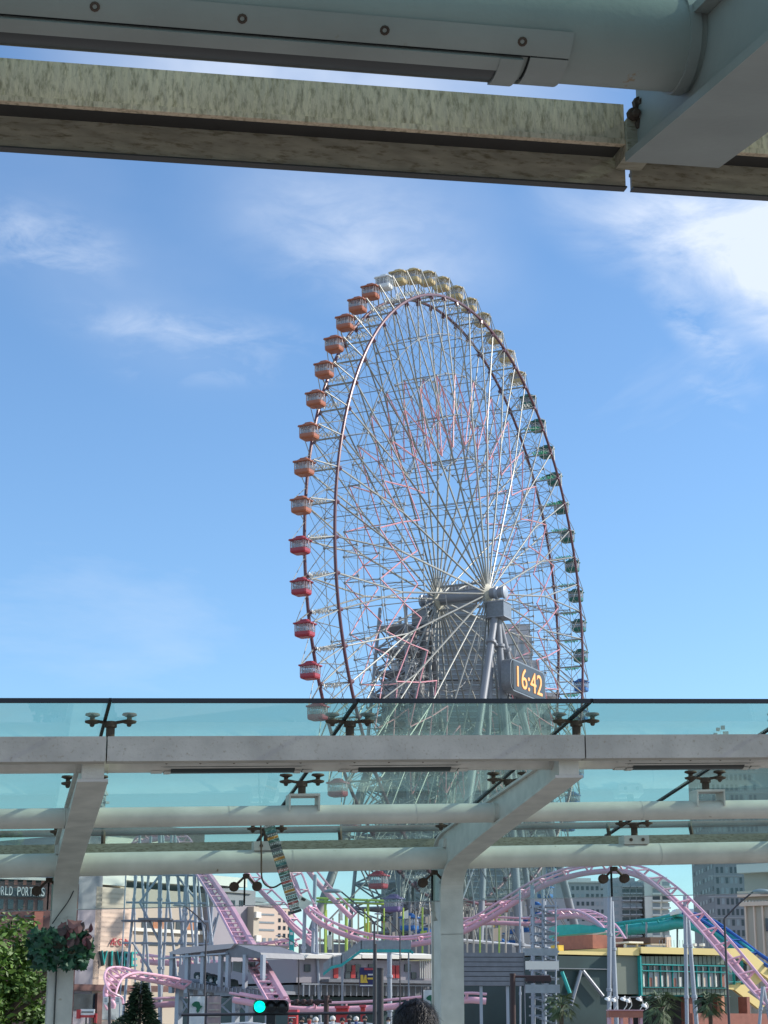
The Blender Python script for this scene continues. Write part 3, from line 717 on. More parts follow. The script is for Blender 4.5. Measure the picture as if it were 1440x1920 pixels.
# gondolas
GC = {'white': (.70, .72, .70), 'yellow': (.52, .40, .19), 'green': (.02, .13, .10), 'blue': (.02, .12, .36), 'purple': (.16, .11, .26), 'red': (.34, .03, .045), 'orange': (.36, .115, .055)}
def gon_meshes(name, col):
    mm = mat('gondola_'+name, col, .35, 0, .05, 1)
    mp_ = mat('gondola_post_'+name, tuple(min(.8, c*.5+.32) for c in col), .4)
    out = {}
    def oct_(w, d, z, ch):
        x, y = w/2, d/2
        return [V(p) for p in ((-x+ch, -y, z), (x-ch, -y, z), (x, -y+ch, z), (x, y-ch, z), (x-ch, y, z), (-x+ch, y, z), (-x, y-ch, z), (-x, -y+ch, z))]
    def loft(secs):
        b = MB(); vs = [v for s_ in secs for v in s_]; n = 8; m_ = len(secs)
        b.add(vs, [(j*n+i, j*n+(i+1) % n, (j+1)*n+(i+1) % n, (j+1)*n+i) for j in range(m_-1) for i in range(n)]+[tuple(range(n))[::-1], tuple(range((m_-1)*n, m_*n))]); return b
    W_, D_ = 2.1, 2.55      # along the rim, across the wheel
    b = loft([oct_(W_*.74, D_*.74, -1.42, .16), oct_(W_*.93, D_*.93, -1.30, .2), oct_(W_, D_, -1.08, .2), oct_(W_, D_, -.62, .2)])
    out['body'] = (b, mm)
    b = loft([oct_(W_+.1, D_+.1, .48, .2), oct_(W_+.42, D_+.42, .55, .24), oct_(W_+.42, D_+.42, .72, .24), oct_(W_*.86, D_*.86, .80, .2), oct_(W_*.62, D_*.62, 1.06, .2)])
    out['roof'] = (b, mm)
    b = loft([oct_(W_*.56, D_*.56, 1.08, .2), oct_(W_*.5, D_*.5, 1.26, .2), oct_(W_*.22, D_*.22, 1.34, .1)])
    out['roof_cap'] = (b, mm)
    b = MB(); hang = 1.9
    for s_ in (-1, 1): b.box((0, s_*(D_/2+.1), .45), (.2, .12, .95)); b.tube((0, s_*(D_/2+.3), .75), (0, s_*(D_/2-.2), .75), .13, 8)
    out['hanger'] = (b, mp_)
    b = MB(); o8 = oct_(W_-.04, D_-.04, -.62, .2)
    for i in range(8):
        a, c = o8[i], o8[(i+1) % 8]; n = 3 if (c-a).length > 1 else 1
        for j_ in range(n):
            p = a.lerp(c, j_/n); b.tube(p, p+V((0, 0, 1.12)), .05 if j_ == 0 else .032, 4)
    out['window_post'] = (b, mp_)
    g0 = oct_(W_-.1, D_-.1, -.61, .2); b = MB()
    for i in range(8):
        a, c = g0[i], g0[(i+1) % 8]; b.quad(a, c, c+V((0, 0, 1.09)), a+V((0, 0, 1.09)))
    out['window_glass'] = (b, m_gglass)
    b = MB()
    for s_ in (-1, 1): b.box((s_*.62, 0, -.7), (.4, 1.9, .14)); b.box((s_*.82, 0, -.35), (.08, 1.9, .6))
    out['bench'] = (b, m_seat)
    res = {}
    for k, (b, m_) in out.items():
        me = b.mesh(k); me.materials.append(m_); res[k] = me
    return res
GM = {n: gon_meshes(n, c) for n, c in GC.items()}
ordn = ['first', 'second', 'third', 'fourth', 'fifth', 'sixth', 'seventh', 'eighth', 'ninth', 'tenth', 'eleventh', 'twelfth', 'thirteenth', 'fourteenth', 'fifteenth', 'sixteenth', 'seventeenth', 'eighteenth', 'nineteenth']
def gcol(k):
    if k == 0: return 'white', 'white gondola near the top of the wheel between the orange and the yellow ones'
    if k <= 10: return 'yellow', f'{ordn[k-1]} yellow gondola clockwise from the single white gondola'
    if k <= 20: return 'green', f'{ordn[k-11]} dark green gondola clockwise below the last yellow one'
    if k <= 39: return 'blue', f'{ordn[k-21]} blue gondola clockwise below the last green one on the right'
    if k == 40: return 'purple', 'purple gondola at the foot of the wheel between the red and the blue ones'
    if k <= 50: return 'red', f'{ordn[50-k]} red gondola counting down the left side below the orange ones'
    return 'orange', f'{ordn[59-k]} orange gondola counting down the left side from the white one'
GMX = Matrix((WE, WN, UPZ)).transposed()
for k in range(60):
    cn_, lab = gcol(k); p = W(k, 50.0, 0)-V((0, 0, 1.9))
    g_ = thing('gondola', lab, 'gondola', p, 'gondolas round the ferris wheel')
    for nm, me in GM[cn_].items():
        o = inst(nm, me, g_, p, GMX @ Matrix.Scale(.84, 3))
        if nm == 'window_post': o['kind'] = 'stuff'


# ------------------------------------------------------------------ buildings
def facing(px0, px1, Y0, Y1):
    """front wall line between two picture columns at two distances -> origin, unit x, width"""
    a = P(px0, 1913, Y0); c = P(px1, 1913, Y1); a.z = c.z = 0; X = (c-a); w = X.length; X.normalize(); return a, X, w
class Bld:
    def __init__(s, name, label, cat, px0, px1, Y0, Y1=None, depth=25):
        s.px0, s.px1 = px0, px1; s.a, s.X, s.w = facing(px0, px1, Y0, Y1 or Y0); s.N = UPZ.cross(s.X)
        if s.N.y < 0: s.N = -s.N
        s.depth = depth; s.root = thing(name, label, cat, s.a+s.X*s.w/2)
    def uv(s, px, py):
        """picture point -> (u, z) on the front wall plane"""
        p = atplane(px, py, s.N, s.a.dot(s.N)); return (p-s.a).dot(s.X), p.z
    def blk(s, name, m, u0, u1, z0, z1, d0=0, d1=None, kind=None, parent=None, label=None):
        d1 = s.depth if d1 is None else d1
        b = MB(); c = s.a+s.X*(u0+u1)/2+s.N*(d0+d1)/2+UPZ*(z0+z1)/2; b.box(c, (abs(u1-u0), abs(d1-d0), abs(z1-z0)), s.X, s.N)
        return b.build(name, m, parent or s.root, kind, label)
    def px(s, name, m, x0, y0, x1, y1, d0=0, d1=None, parent=None, label=None, ground=False):
        u0, za = s.uv(x0, y0); u1, zb_ = s.uv(x1, y1)
        return s.blk(name, m, u0, u1, 0 if ground else zb_, za, d0, d1, parent=parent, label=label)
    def windows(s, x0, x1, y0, y1, nx, ny, fx=.6, fy=.6, m=None, frame=None, d=-.04, name='window', vary=None, sill=False):
        u0, za = s.uv(x0, y0); u1, zb_ = s.uv(x1, y1); du = (u1-u0)/nx; dz = (za-zb_)/ny; me = {}
        R3 = Matrix((s.X, s.N, UPZ)).transposed()
        for m_ in {id(m): m, **({id(v): v for v in (vary or [])})}.values():
            b = MB(); b.box((0, 0, 0), (du*fx, .1, dz*fy)); x = b.mesh(name); x.materials.append(m_); me[m_.name] = x
        if frame:
            b = MB()
            for q in (-1, 1): b.box((q*(du*fx/2+.07), -.03, 0), (.14, .2, dz*fy+.28)); b.box((0, -.03, q*(dz*fy/2+.07)), (du*fx-.002, .2, .14))
            b.box((0, -.02, 0), (.08, .12, dz*fy-.002))
            fm = b.mesh('window_frame'); fm.materials.append(frame)
        for i in range(nx):
            for j in range(ny):
                mm_ = random.choice([m]+(vary or [])*1) if vary and random.random() < .45 else m
                c = s.a+s.X*(u0+du*(i+.5))+UPZ*(za-dz*(j+.5))+s.N*d
                o = inst(name, me[mm_.name], s.root, c, R3)
                if frame: 
                    f_ = bpy.data.objects.new('window_frame', fm); COL.objects.link(f_); f_.parent = o

# mall with rooftop coaster hall, left
b1 = Bld('shopping_mall', 'beige and grey shopping mall with red and teal signs behind the pink coaster', 'building', 137, 476, 290, 322, 60)
b1.px('wall', m_greypanel, 137, 1565, 181, 1920, 0, 50, ground=True, label='dark grey panel wall')
b1.px('wall', m_beige, 181.2, 1662, 242, 1920, 0.0, 50, ground=True, label='warm beige wall')
b1.px('wall', m_beige2, 242.2, 1662, 400, 1920, 2.0, 50, ground=True, label='shaded beige wall')  # darker beige puts this wall's shade into its colour
b1.px('parapet', m_offwhite, 160, 1563, 240, 1661.5, 0.4, 40)
b1.px('parapet', m_offwhite, 240.3, 1563, 398, 1661.5, 1.5, 40)
b1.px('wall', m_greypanel, 400.2, 1664, 474, 1920, 0.0, 40, ground=True, label='grey wing with slotted vents')
b1.px('parapet', m_offwhite, 398.2, 1640, 470, 1663.7, 0.8, 38)
u0, za = b1.uv(181, 1845)
b1.px('plinth', m_brick, 128, 1845, 400, 1862, -.6, -.02)
b1.px('entrance', m_win, 128, 1862.5, 176, 1893, -.3, -.05)
b1.px('pier', m_brick, 176.5, 1862.5, 184, 1920, -.8, -.02, ground=True)
b1.px('service_door', m_winlt, 186, 1866, 232, 1912, -.12, -.01)
for i in range(28):   # rooftop railing posts
    b1.px('railing_post', m_dark, 168+i*8, 1557, 168.5+i*8, 1562.6, 1, 1.1)
b1.px('railing', m_dark, 166, 1556.3, 392, 1557, 1, 1.08)
for x in (192, 214, 300, 318, 352): b1.px('roof_vent', m_white, x, 1552, x+5, 1562.5, 6, 8)
# cladding joints
for y in range(1675, 1845, 9):
    b1.px('cladding_joint', m_joint, 181.5, y, 241.5, y+.6, -.03, -.005)
for x0, x1 in ((282, 300), (303, 322), (325, 342), (346, 362), (366, 382), (385, 398)):
    b1.px('window', m_winor if x0 in (303, 366) else m_win, x0, 1724, x1, 1743, 1.9, 1.98)
b1.px('ledge', m_offwhite, 243, 1744, 399, 1746, 1.4, 1.98)
for x0, x1 in ((282, 312), (316, 350), (354, 396)): b1.px('window', m_win, x0, 1765, x1, 1773, 1.9, 1.98)
for x0 in (421, 434, 449):
    for k in (0, 4): b1.px('vent', m_win, x0+k, 1688, x0+k+2, 1699, -.1, -.01)
b1.px('canopy_band', m_beige2, 415, 1672, 470, 1676, -.4, -.02)
b1.px('stair_shaft', m_beige2, 464, 1700, 473, 1760, -1.5, -.02)
b1.px('landing', m_offwhite, 465, 1710, 474, 1722, -2, -1.52); b1.px('landing', m_offwhite, 465, 1754, 474, 1766, -2, -1.52)
b1.px('roof_mast', m_grey, 254, 1500, 258, 1562.5, 8, 8.6)
for dx, y0, y1 in ((-5, 1462, 1512), (0, 1470, 1505), (5, 1466, 1500)): b1.px('mast_antenna', m_grey, 255+dx, y0, 256.6+dx, y1, 8, 8.3)
for dx, yy in ((-3, 1485), (3, 1480), (5, 1496), (-6, 1500), (1, 1476)): b1.px('mast_dish', m_grey, 253+dx, yy, 260+dx, yy+5, 7.6, 8.2)
# signs on the mall
def sign_letters(bld, txt, m, x0, y0, x1, y1, name, label, cat, d=-.5, depth=.5, side=None):
    u0, za = bld.uv(x0, y0); u1, zb_ = bld.uv(x1, y1); c = bld.a+bld.X*(u0+u1)/2+UPZ*(za+zb_)/2+bld.N*d
    r = thing(name, label, cat, c-UPZ*(za-zb_)/2); n = len(txt.replace(' ', '')); tw = u1-u0; cw = tw/len(txt)
    for i, ch in enumerate(txt):
        if ch == ' ': continue
        cx = c+bld.X*(-tw/2+cw*(i+.5))
        if side: text_obj(ch, za-zb_, depth, 'letter_shadow', side, r, cx+bld.N*depth*.55+bld.X*(-.12)-UPZ*.12, bld.X, width=cw*(.22 if ch == 'I' else .84))  # dark offset copy behind each letter, painted as its shadow
        text_obj(ch, za-zb_, depth*.3, 'letter', m, r, cx, bld.X, width=cw*(.20 if ch == 'I' else .80))
    return r
sign_letters(b1, 'VIVRE', m_signteal, 185, 1782, 254, 1812, 'wall_sign', 'teal VIVRE letters standing on the beige mall wall', 'sign', side=m_lettershadow)
sign_letters(b1, 'ÆON', m_signred, 203, 1759, 244, 1774, 'wall_sign', 'small red AEON letters above the teal sign on the beige wall', 'sign', d=-.3)
# brick mall far left with white lettering
b2 = Bld('brick_building', 'dark brick building with white PORTERS lettering at the left edge', 'building', -120, 142, 240, 248, 30)
b2.px('wall', m_brick, -120, 1648, 136, 1920, 0, 30, ground=True)
b2.px('sign_band', m_bandgrey, -118, 1660, 84, 1683, -.3, -.01)
b2.px('cornice', m_offwhite, -120, 1644, 136.5, 1648, -.4, 30)
b2.windows(-8, 84, 1684, 1708, 5, 1, .55, .85, m_win, None, -.06, vary=[m_winlt])
b2.windows(-8, 136, 1714, 1722, 6, 1, .6, .7, m_win, None, -.06)
b2.px('pilaster', m_terra, 64, 1709, 78, 1760, -.25, -.01)
b2.px('pilaster', m_terra, 128, 1690, 137, 1850, -.25, -.01)
for k in range(8): b2.px('panel', m_terra, -8+k*17, 1650, -2+k*17, 1659, -.15, -.01)
sign_letters(b2, 'WORLD PORTERS', m_signwhite, -15, 1661.5, 82, 1681, 'wall_sign', 'white WORLD PORTERS letters on the dark band of the brick building', 'sign', d=-.5, depth=.2)

# cream block behind the mall
b3 = Bld('office_block', 'cream office block with long window strips right of the mall', 'building', 470, 560, 420, 428, 30)
b3.px('wall', m_beige, 476, 1700, 548, 1920, 0, 30, ground=True)
b3.px('roof_plant', m_tower, 480, 1690, 540, 1699.5, 3, 20); b3.px('roof_plant', m_tower, 500, 1680, 525, 1689.7, 5, 15)
b3.px('cornice', m_offwhite, 474, 1696, 550, 1700, -.5, -.02)
for y in (1712, 1727, 1741): b3.px('window_strip', m_winlt, 478, y, 514, y+5, -.1, -.01)
b3.windows(520, 546, 1704, 1790, 3, 6, .45, .5, m_win)
b3.windows(478, 546, 1755, 1772, 6, 1, .5, .6, m_winlt)
# office tower right
b4 = Bld('office_tower', 'tall grey office tower with rows of square windows behind the canopy at right', 'building', 1287, 1500, 480, 480, 40)
b4.px('wall', mat('tower_wall_dark', (.25, .26, .275), .7, 0, .05, .03), 1328, 1400, 1500, 1920, 0, 34, ground=True)
b4.windows(1330, 1436, 1410, 1800, 10, 20, .55, .58, m_win, None, -.04, vary=[m_winlt])
ux, zx = b4.uv(1328, 1410); uy, zy = b4.uv(1328, 1780)
for i in range(7):
    for j in range(16):
        b4.blk('window', m_winlt if (i*5+j*3) % 4 else m_win, ux-.08, ux-.01, zx-(zx-zy)*(j+.68)/18, zx-(zx-zy)*(j+.32)/18, 1.5+i*4.6, 3.6+i*4.6)
for y in range(1408, 1800, 39): b4.px('string_course', m_land, 1328, y, 1500, y+1.5, -.2, -.01)
b4.px('roof_plant', m_tower, 1335, 1386, 1420, 1399.6, 4, 30)
b4.px('roof_mast', m_white, 1360, 1352, 1361.5, 1386, 8, 8.3)
for dx, yy, s_ in ((-12, 1366, 7), (-7, 1356, 6), (2, 1352, 7), (6, 1363, 10), (-3, 1372, 6), (-13, 1376, 9)): b4.px('mast_dish', m_land, 1360+dx, yy, 1360+dx+s_, yy+s_, 7.5, 8.5)
# apartments
b5 = Bld('apartment_block', 'beige apartment block with stacked balconies behind the teal coaster', 'building', 1140, 1262, 330, 330, 25)
b5.px('wall', m_tower, 1140, 1652, 1206, 1920, 0, 8, ground=True)
b5.px('wall', m_offwhite, 1206.2, 1645, 1260, 1920, -1, 8, ground=True)
b5.px('roof_plant', m_tower, 1150, 1643, 1196, 1651.6, 4, 20)
b5.px('roof_plant', m_offwhite, 1165, 1640, 1180, 1642.8, 6, 12)
for r_ in range(9):
    y = 1654+r_*13.2
    for x0, x1 in ((1167, 1180), (1182, 1192), (1194, 1203)):
        b5.px('window', m_win if (r_+x0) % 3 else m_winlt, x0, y, x1, y+7, -.08, -.01)
        b5.px('balcony', m_tower, x0-.5, y+7.3, x1+.5, y+10, -.9, -.01)
    for x0, x1 in ((1222, 1236), (1240, 1254)):
        b5.px('window', m_winlt if (r_+x0) % 3 else m_win, x0, y, x1, y+8, -1.08, -1.01)
        b5.px('balcony', m_offwhite, x0-1, y+8.2, x1+1, y+11.5, -2, -1.01)
    b5.px('window', m_winlt, 1147, y+2, 1160, y+8, -.08, -.01)
b5b = Bld('apartment_block', 'grey apartment block with narrow windows left of the beige balconies', 'building', 1040, 1150, 390, 390, 25)
b5b.px('wall', m_tower, 1042, 1652, 1139, 1920, 0, 25, ground=True); b5b.px('roof_plant', m_offwhite, 1062, 1645, 1110, 1651.6, 2, 18)
b5b.windows(1060, 1136, 1658, 1760, 8, 7, .55, .5, m_win, None, -.04, vary=[m_winlt])
b5b.px('cornice', m_offwhite, 1040, 1652, 1140, 1655, -.6, -.02)
# classical stone building far right
b6 = Bld('stone_building', 'pale stone building with cornices and pilasters at the right edge', 'building', 1388, 1520, 170, 166, 6)
b6.px('wall', m_beige2, 1394, 1678, 1520, 1920, 0, 6, ground=True)
b6.px('upper_wall', m_beige2, 1390, 1632, 1520, 1672, .5, 5)
b6.px('cornice', m_offwhite, 1386, 1622, 1520, 1631.6, -.6, 5); b6.px('cornice', m_beige, 1388, 1672.3, 1520, 1677.6, -.7, 5)
b6.px('cornice', m_beige, 1390, 1692, 1520, 1695, -.45, -.02)
for x in (1400, 1416, 1432, 1452): b6.px('pilaster', m_beige, x, 1697, x+8, 1905, -.25, -.01)
b6.px('window', m_win, 1436, 1722, 1450, 1746, -.15, -.01, label='tall dark window'); b6.px('window', m_win, 1433, 1673.5, 1447, 1677, -.8, -.71)
for x in range(1394, 1520, 6): b6.px('dentil', m_offwhite, x, 1689, x+3, 1691.7, -.3, -.02)
# skyscraper behind the wheel
b7 = Bld('skyscraper', 'pale grey skyscraper with stepped shoulders seen through the ferris wheel', 'building', 735, 1025, 860, 860, 60)
b7.px('shaft', m_land, 750, 1166, 1010, 1920, 4, 60, ground=True)
b7.px('shoulder', m_land, 744, 1186, 1004, 1920, 0, 3.9, ground=True); b7.px('shoulder', m_land, 733, 1240, 1024, 1920, -4, -.1, ground=True)
for i in range(16): b7.px('window_strip', m_winlt, 752+i*16, 1190, 758+i*16, 1238, -.3, -.02)
for i in range(17): b7.px('window_strip', m_winlt, 740+i*16.6, 1244, 747+i*16.6, 1700, -4.3, -4.02)
b8 = Bld('glass_tower', 'dark banded high-rise with stepped top right behind the hub of the wheel', 'building', 716, 940, 520, 520, 40)
for x0, y0, x1, d0 in ((806, 1096, 902, 20), (786, 1140, 925, 12), (760, 1212, 948, 6), (716, 1276, 950, 0)):
    b8.px('wall', m_landdk, x0, y0, x1, 1920, d0, d0+14 if d0 else 40, ground=True)
    b8.px('parapet', m_farleg, x0-1.5, y0-2.5, x1+1.5, y0-.2, d0-.8, d0+14)
for y in range(1100, 1300, 9):
    x0, x1, d0 = ((808, 900, 20) if y < 1136 else (788, 923, 12) if y < 1208 else (762, 946, 6) if y < 1272 else (718, 948, 0))
    b8.px('window_band', m_winlt, x0+2, y+3, x1-2, y+5.4, d0-.2, d0-.02)
for y in range(1310, 1800, 11): b8.px('window_band', m_winlt, 720, y, 946, y+3, -.2, -.02)
for x, y0 in ((789, 1122), (793, 1128), (798, 1120), (812, 1084)): b8.px('roof_mast', m_dark, x, y0, x+1.2, 1138 if x < 805 else 1094, 16 if x < 805 else 24, 16.4 if x < 805 else 24.4)
b8.px('roof_plant', m_tower, 815, 1062, 896, 1093, 24, 34)
for i in range(13): b8.px('roof_fin', m_land, 812+i*6.6, 1056, 814.5+i*6.6, 1093, 22.5, 23.4)
b9 = Bld('hotel_block', 'broad pale hotel block behind the legs of the wheel', 'building', 795, 1060, 560, 570, 40)
b9.px('wall', m_tower, 795, 1300, 1046, 1920, 0, 40, ground=True); b9.px('parapet', m_land, 793, 1296, 1048, 1299.7, -.5, 40)
b9.windows(800, 1040, 1304, 1560, 18, 12, .6, .5, m_win, None, -.06, vary=[m_winlt])

# ------------------------------------------------------------------ yellow and teal amusement hall (right)
h1 = Bld('amusement_hall', 'olive panelled amusement hall with yellow roof band and teal window frames', 'building', 1045, 1365, 130, 137, 22)
h1.px('wall', m_olive, 1154, 1792, 1365, 1866, 0, 22)
h1.px('roof_band', m_yellow, 1154, 1777, 1194, 1791.7, -.3, 22, label='shaded olive yellow roof band'); h1.px('roof_band', m_yellow, 1194.3, 1775.5, 1362, 1791.7, -.5, 22)
h1.px('roof_band', m_yellow, 1050, 1782, 1150, 1791, .5, 22)
h1.px('dark_wing', m_dkgreen, 1046, 1791.5, 1153.5, 1920, .4, 22, ground=True)
h1.px('eaves_beam', m_grey, 1050, 1815, 1153, 1818, .1, .35)
for (xa, ya, xb, yb) in ((1091, 1820, 1072, 1885), (1094, 1820, 1132, 1868), (1055, 1822, 1070, 1862)):
    ua, zaa = h1.uv(xa, ya); ub, zbb = h1.uv(xb, yb); b = MB(); b.tube(h1.a+h1.X*ua+UPZ*zaa+h1.N*.1, h1.a+h1.X*ub+UPZ*zbb+h1.N*.1, .13, 6); b.build('brace', m_teal if xa == 1055 else m_grey, h1.root)
h1.px('yellow_vent', m_golden, 1062, 1771, 1072, 1781.7, 1, 2)
h1.px('corner_trim', m_teal, 1194.5, 1792, 1199.5, 1867, -.35, -.02)
h1.px('lower_trim', m_teal, 1200, 1866.3, 1365, 1868.5, -.3, 1)
for i in range(20): h1.px('wall_panel', m_olive, 1201+i*8.2, 1793, 1208.4+i*8.2, 1808.5, -.12, -.01)
for i in range(20): h1.px('wall_panel', m_olive, 1201+i*8.2, 1853.5, 1208.4+i*8.2, 1865.5, -.12, -.01)
for y in (1809.3, 1821, 1851.5): h1.px('transom', m_teal, 1200, y, 1362, y+1.4, -.3, -.13)
for i in range(14):
    x = 1203+i*11.3
    h1.px('window', m_win, x, 1811, x+9.6, 1820.6, -.1, -.02)
    lit = i in (0, 2, 6, 8, 12)
    h1.px('window', m_winlt if i % 3 else m_win, x, 1822.6, x+9.6, 1851, -.1, -.02)
    h1.px('mullion', m_teal if i % 2 else m_offwhite, x-1.6, 1810.8, x-.3, 1851, -.25, -.11)
    h1.px('blind' if i % 2 else 'display', m_offwhite if i % 3 == 0 else (m_terra if i % 4 == 1 else m_beige), x+1, 1826+(i*7) % 9, x+4+(i*3) % 4, 1850, -.13, -.105)
h1.px('undercroft', m_black, 1200, 1869, 1365, 1920, 3, 22, ground=True)
for x in (1292, 1352, 1400): h1.px('column', m_terra, x, 1869, x+8, 1920, 0, 1, ground=True)
h1.px('low_wall', m_terra, 1098, 1898, 1140, 1920, -3, -2.5, ground=True); h1.px('low_wall', m_terra, 1250, 1900, 1420, 1920, -3, -2.5, ground=True)
h1.px('orange_slide', mat('orange_slide', (.6, .28, .16), .5), 1336, 1868, 1343, 1900, -1, -.5)
# roof terrace items
h1.px('roof_hut', m_terra, 1156, 1749, 1193, 1776.6, 3, 8); h1.px('roof_hut', m_brick, 1193.4, 1755, 1230, 1776, 4, 9)
h1.px('parasol', m_offwhite, 1195, 1764, 1222, 1768, 1, 3); h1.px('parasol', m_offwhite, 1196, 1768.4, 1198, 1776, 1.5, 1.7); h1.px('parasol', m_offwhite, 1218, 1768.4, 1220, 1776, 1.5, 1.7)
h1.px('roof_awning', mat('awning_brown', (.10, .06, .04), .7), 1235, 1756, 1268, 1768, 1, 5); h1.px('awning_front', m_beige2, 1234, 1768.4, 1262, 1772, .8, 1.0)
h1.px('awning_side', m_beige, 1262.3, 1756, 1272, 1775, .8, 1.0)
for x in (1303, 1318, 1333): h1.px('roof_light', m_signwhite, x, 1768, x+5, 1773, 1, 1.4); h1.px('roof_light_post', m_grey, x+2, 1773.2, x+3, 1776, 1.1, 1.2)
for i in range(22): h1.px('railing_post', m_grey, 1240+i*5.4, 1762, 1240.6+i*5.4, 1775.3, .2, .25)
# yellow stairs at its right end
st = Bld('stair_tower', 'yellow zigzag outdoor staircase with teal framing right of the amusement hall', 'stairs', 1366, 1440, 138, 140, 8)
def polyb(bld, name, m, pts, d0, d1, parent=None):
    vs = []
    for x, y in pts:
        u, z = bld.uv(x, y); vs.append(bld.a+bld.X*u+UPZ*z+bld.N*d0)
    b = MB(); b.prism(vs, bld.N*(d1-d0)); return b.build(name, m, parent or bld.root)
polyb(st, 'balustrade', m_yellow, [(1366, 1778), (1400, 1778), (1460, 1830), (1460, 1850), (1392, 1798), (1366, 1794)], 0, .3)
polyb(st, 'balustrade', m_yellow, [(1366, 1846), (1388, 1846), (1432, 1820), (1442, 1835), (1410, 1860), (1445, 1885), (1432, 1892), (1386, 1856), (1366, 1853)], .5, .8)
for x in (1368, 1380, 1396): st.px('post', m_teal, x, 1800, x+2.5, 1846, .2, .5)
for y in (1808, 1825, 1840): st.px('rail', m_teal, 1366, y, 1400, y+1.8, .25, .4)
st.px('glazing', m_winlt, 1369, 1811, 1395, 1845, 1, 1.2)
st.px('shaft', m_dkgreen, 1366, 1795, 1440, 1920, 2, 8, ground=True)

# ------------------------------------------------------------------ white hall with teal stair (centre) and signboard
h2 = Bld('game_arcade', 'long grey arcade hall with white curved roofs and red doors below the coaster dip', 'building', 545, 812, 125, 131, 18)
h2.px('wall', m_greypanel, 556, 1797, 811, 1846, 0, 18)
h2.px('wall', m_dkgreen, 556, 1868, 811, 1920, 1, 18, ground=True)
h2.px('base_wall', m_slat, 556, 1846.3, 811, 1868, 0.4, 18)
for x0, x1 in ((556, 612), (614, 666), (668, 740), (742, 811)):
    ua, zA = h2.uv(x0, 1797); ub, zB = h2.uv(x1, 1785)
    b = MB(); prof = [(0, 0), (0, .5), (1.2, .85), (3.5, 1.0), (3.5, 0)]; hh = zB-zA
    b.prism([h2.a+h2.X*ua+h2.N*(q*1.6-.8)+UPZ*(zA+hh*t) for q, t in prof], h2.X*(ub-ua)); b.build('roof', m_offwhite, h2.root)
for x0 in (570, 648, 665, 690, 758): h2.px('window', m_win, x0, 1808, x0+11, 1822, -.1, -.01)
for x0 in (625, 657, 731, 741): h2.px('door', m_red, x0, 1810, x0+8, 1834, -.1, -.01)
for x0 in (646, 668, 700, 770): h2.px('window', m_win, x0, 1823, x0+9, 1835, -.12, -.01)
for x0 in range(558, 806, 11): h2.px('fence_post', m_grey, x0, 1847, x0+1, 1868, -.8, -.7)
h2.px('fence_rail', m_grey, 556, 1846.5, 811, 1847.6, -.82, -.68); h2.px('canopy_strip', m_slat, 600, 1836, 811, 1845, -1.2, -.05)
for x0 in range(782, 811, 4): h2.px('grille_bar', m_white, x0, 1800, x0+1, 1835, -.4, -.3)
# teal stair
ts = Bld('footbridge_stair', 'teal edged stair and footbridge with glass balustrade over the arcade roof', 'stairs', 600, 780, 118, 118, 3)
zig = [(606, 1824), (622, 1811), (640, 1807), (677, 1780), (770, 1780)]
for (xa, ya), (xb, yb) in zip(zig, zig[1:]):
    polyb(ts, 'stringer', m_teal, [(xa, ya), (xb, yb), (xb, yb+5.5), (xa, ya+5.5)], 0, .35)
    polyb(ts, 'balustrade', m_winlt, [(xa, ya-.5), (xb, yb-.5), (xb, yb-16), (xa, ya-16)], .05, .1)
    n = max(2, int((xb-xa)/7))
    for i in range(n+1):
        x = xa+(xb-xa)*i/n; y = ya+(yb-ya)*i/n; ts.px('baluster', m_grey, x, y-16.5, x+.9, y-.4, .0, .045)
    polyb(ts, 'handrail', m_grey, [(xa, ya-17.6), (xb, yb-17.6), (xb, yb-16.6), (xa, ya-16.6)], 0, .08)
polyb(ts, 'stringer', m_teal, [(770, 1780), (776, 1785), (774, 1789), (768, 1785.5)], 0, .3)
for x in (640, 700, 765): ts.px('post', m_grey, x, 1786, x+3, 1920, .5, .8, ground=True)
# colourful shop sign
s1 = Bld('shop_sign', 'dark blue shop sign with yellow and white bars on the arcade wall', 'sign', 673, 706, 121, 121, .5)
s1.px('board', mat('sign_navy', (.03, .03, .12), .5), 674, 1814, 705, 1851, 0, .3)
polyb(s1, 'symbol', m_golden, [(676, 1828), (681, 1828), (682, 1838), (684, 1828), (687, 1828), (688, 1838), (690, 1843), (676, 1843)], -.06, -.01)
s1.px('symbol', m_signwhite, 690, 1826, 700, 1829, -.06, -.01); s1.px('symbol', m_golden, 689, 1833, 702, 1836.5, -.06, -.01); s1.px('symbol', m_signred, 683, 1815, 700, 1819, -.06, -.01)
s1.px('base_strip', m_signwhite, 675, 1846.5, 700, 1849, -.06, -.01)
# louvre board
lb = Bld('louvred_board', 'dark grey louvred signboard back of six wide slats right of the canopy post', 'screen', 840, 984, 95, 95, .6)
for i in range(7): lb.px('slat', m_slat, 840, 1786+i*9, 983, 1786+i*9+8.3, 0, .25)
lb.px('frame', m_grey, 983.2, 1784, 985.5, 1920, -.1, .4, ground=True); lb.px('backing', m_black, 841, 1786, 982, 1849, .3, .4)
for x in (900, 950): lb.px('post', m_column, x, 1849, x+6, 1920, .2, .6, ground=True)

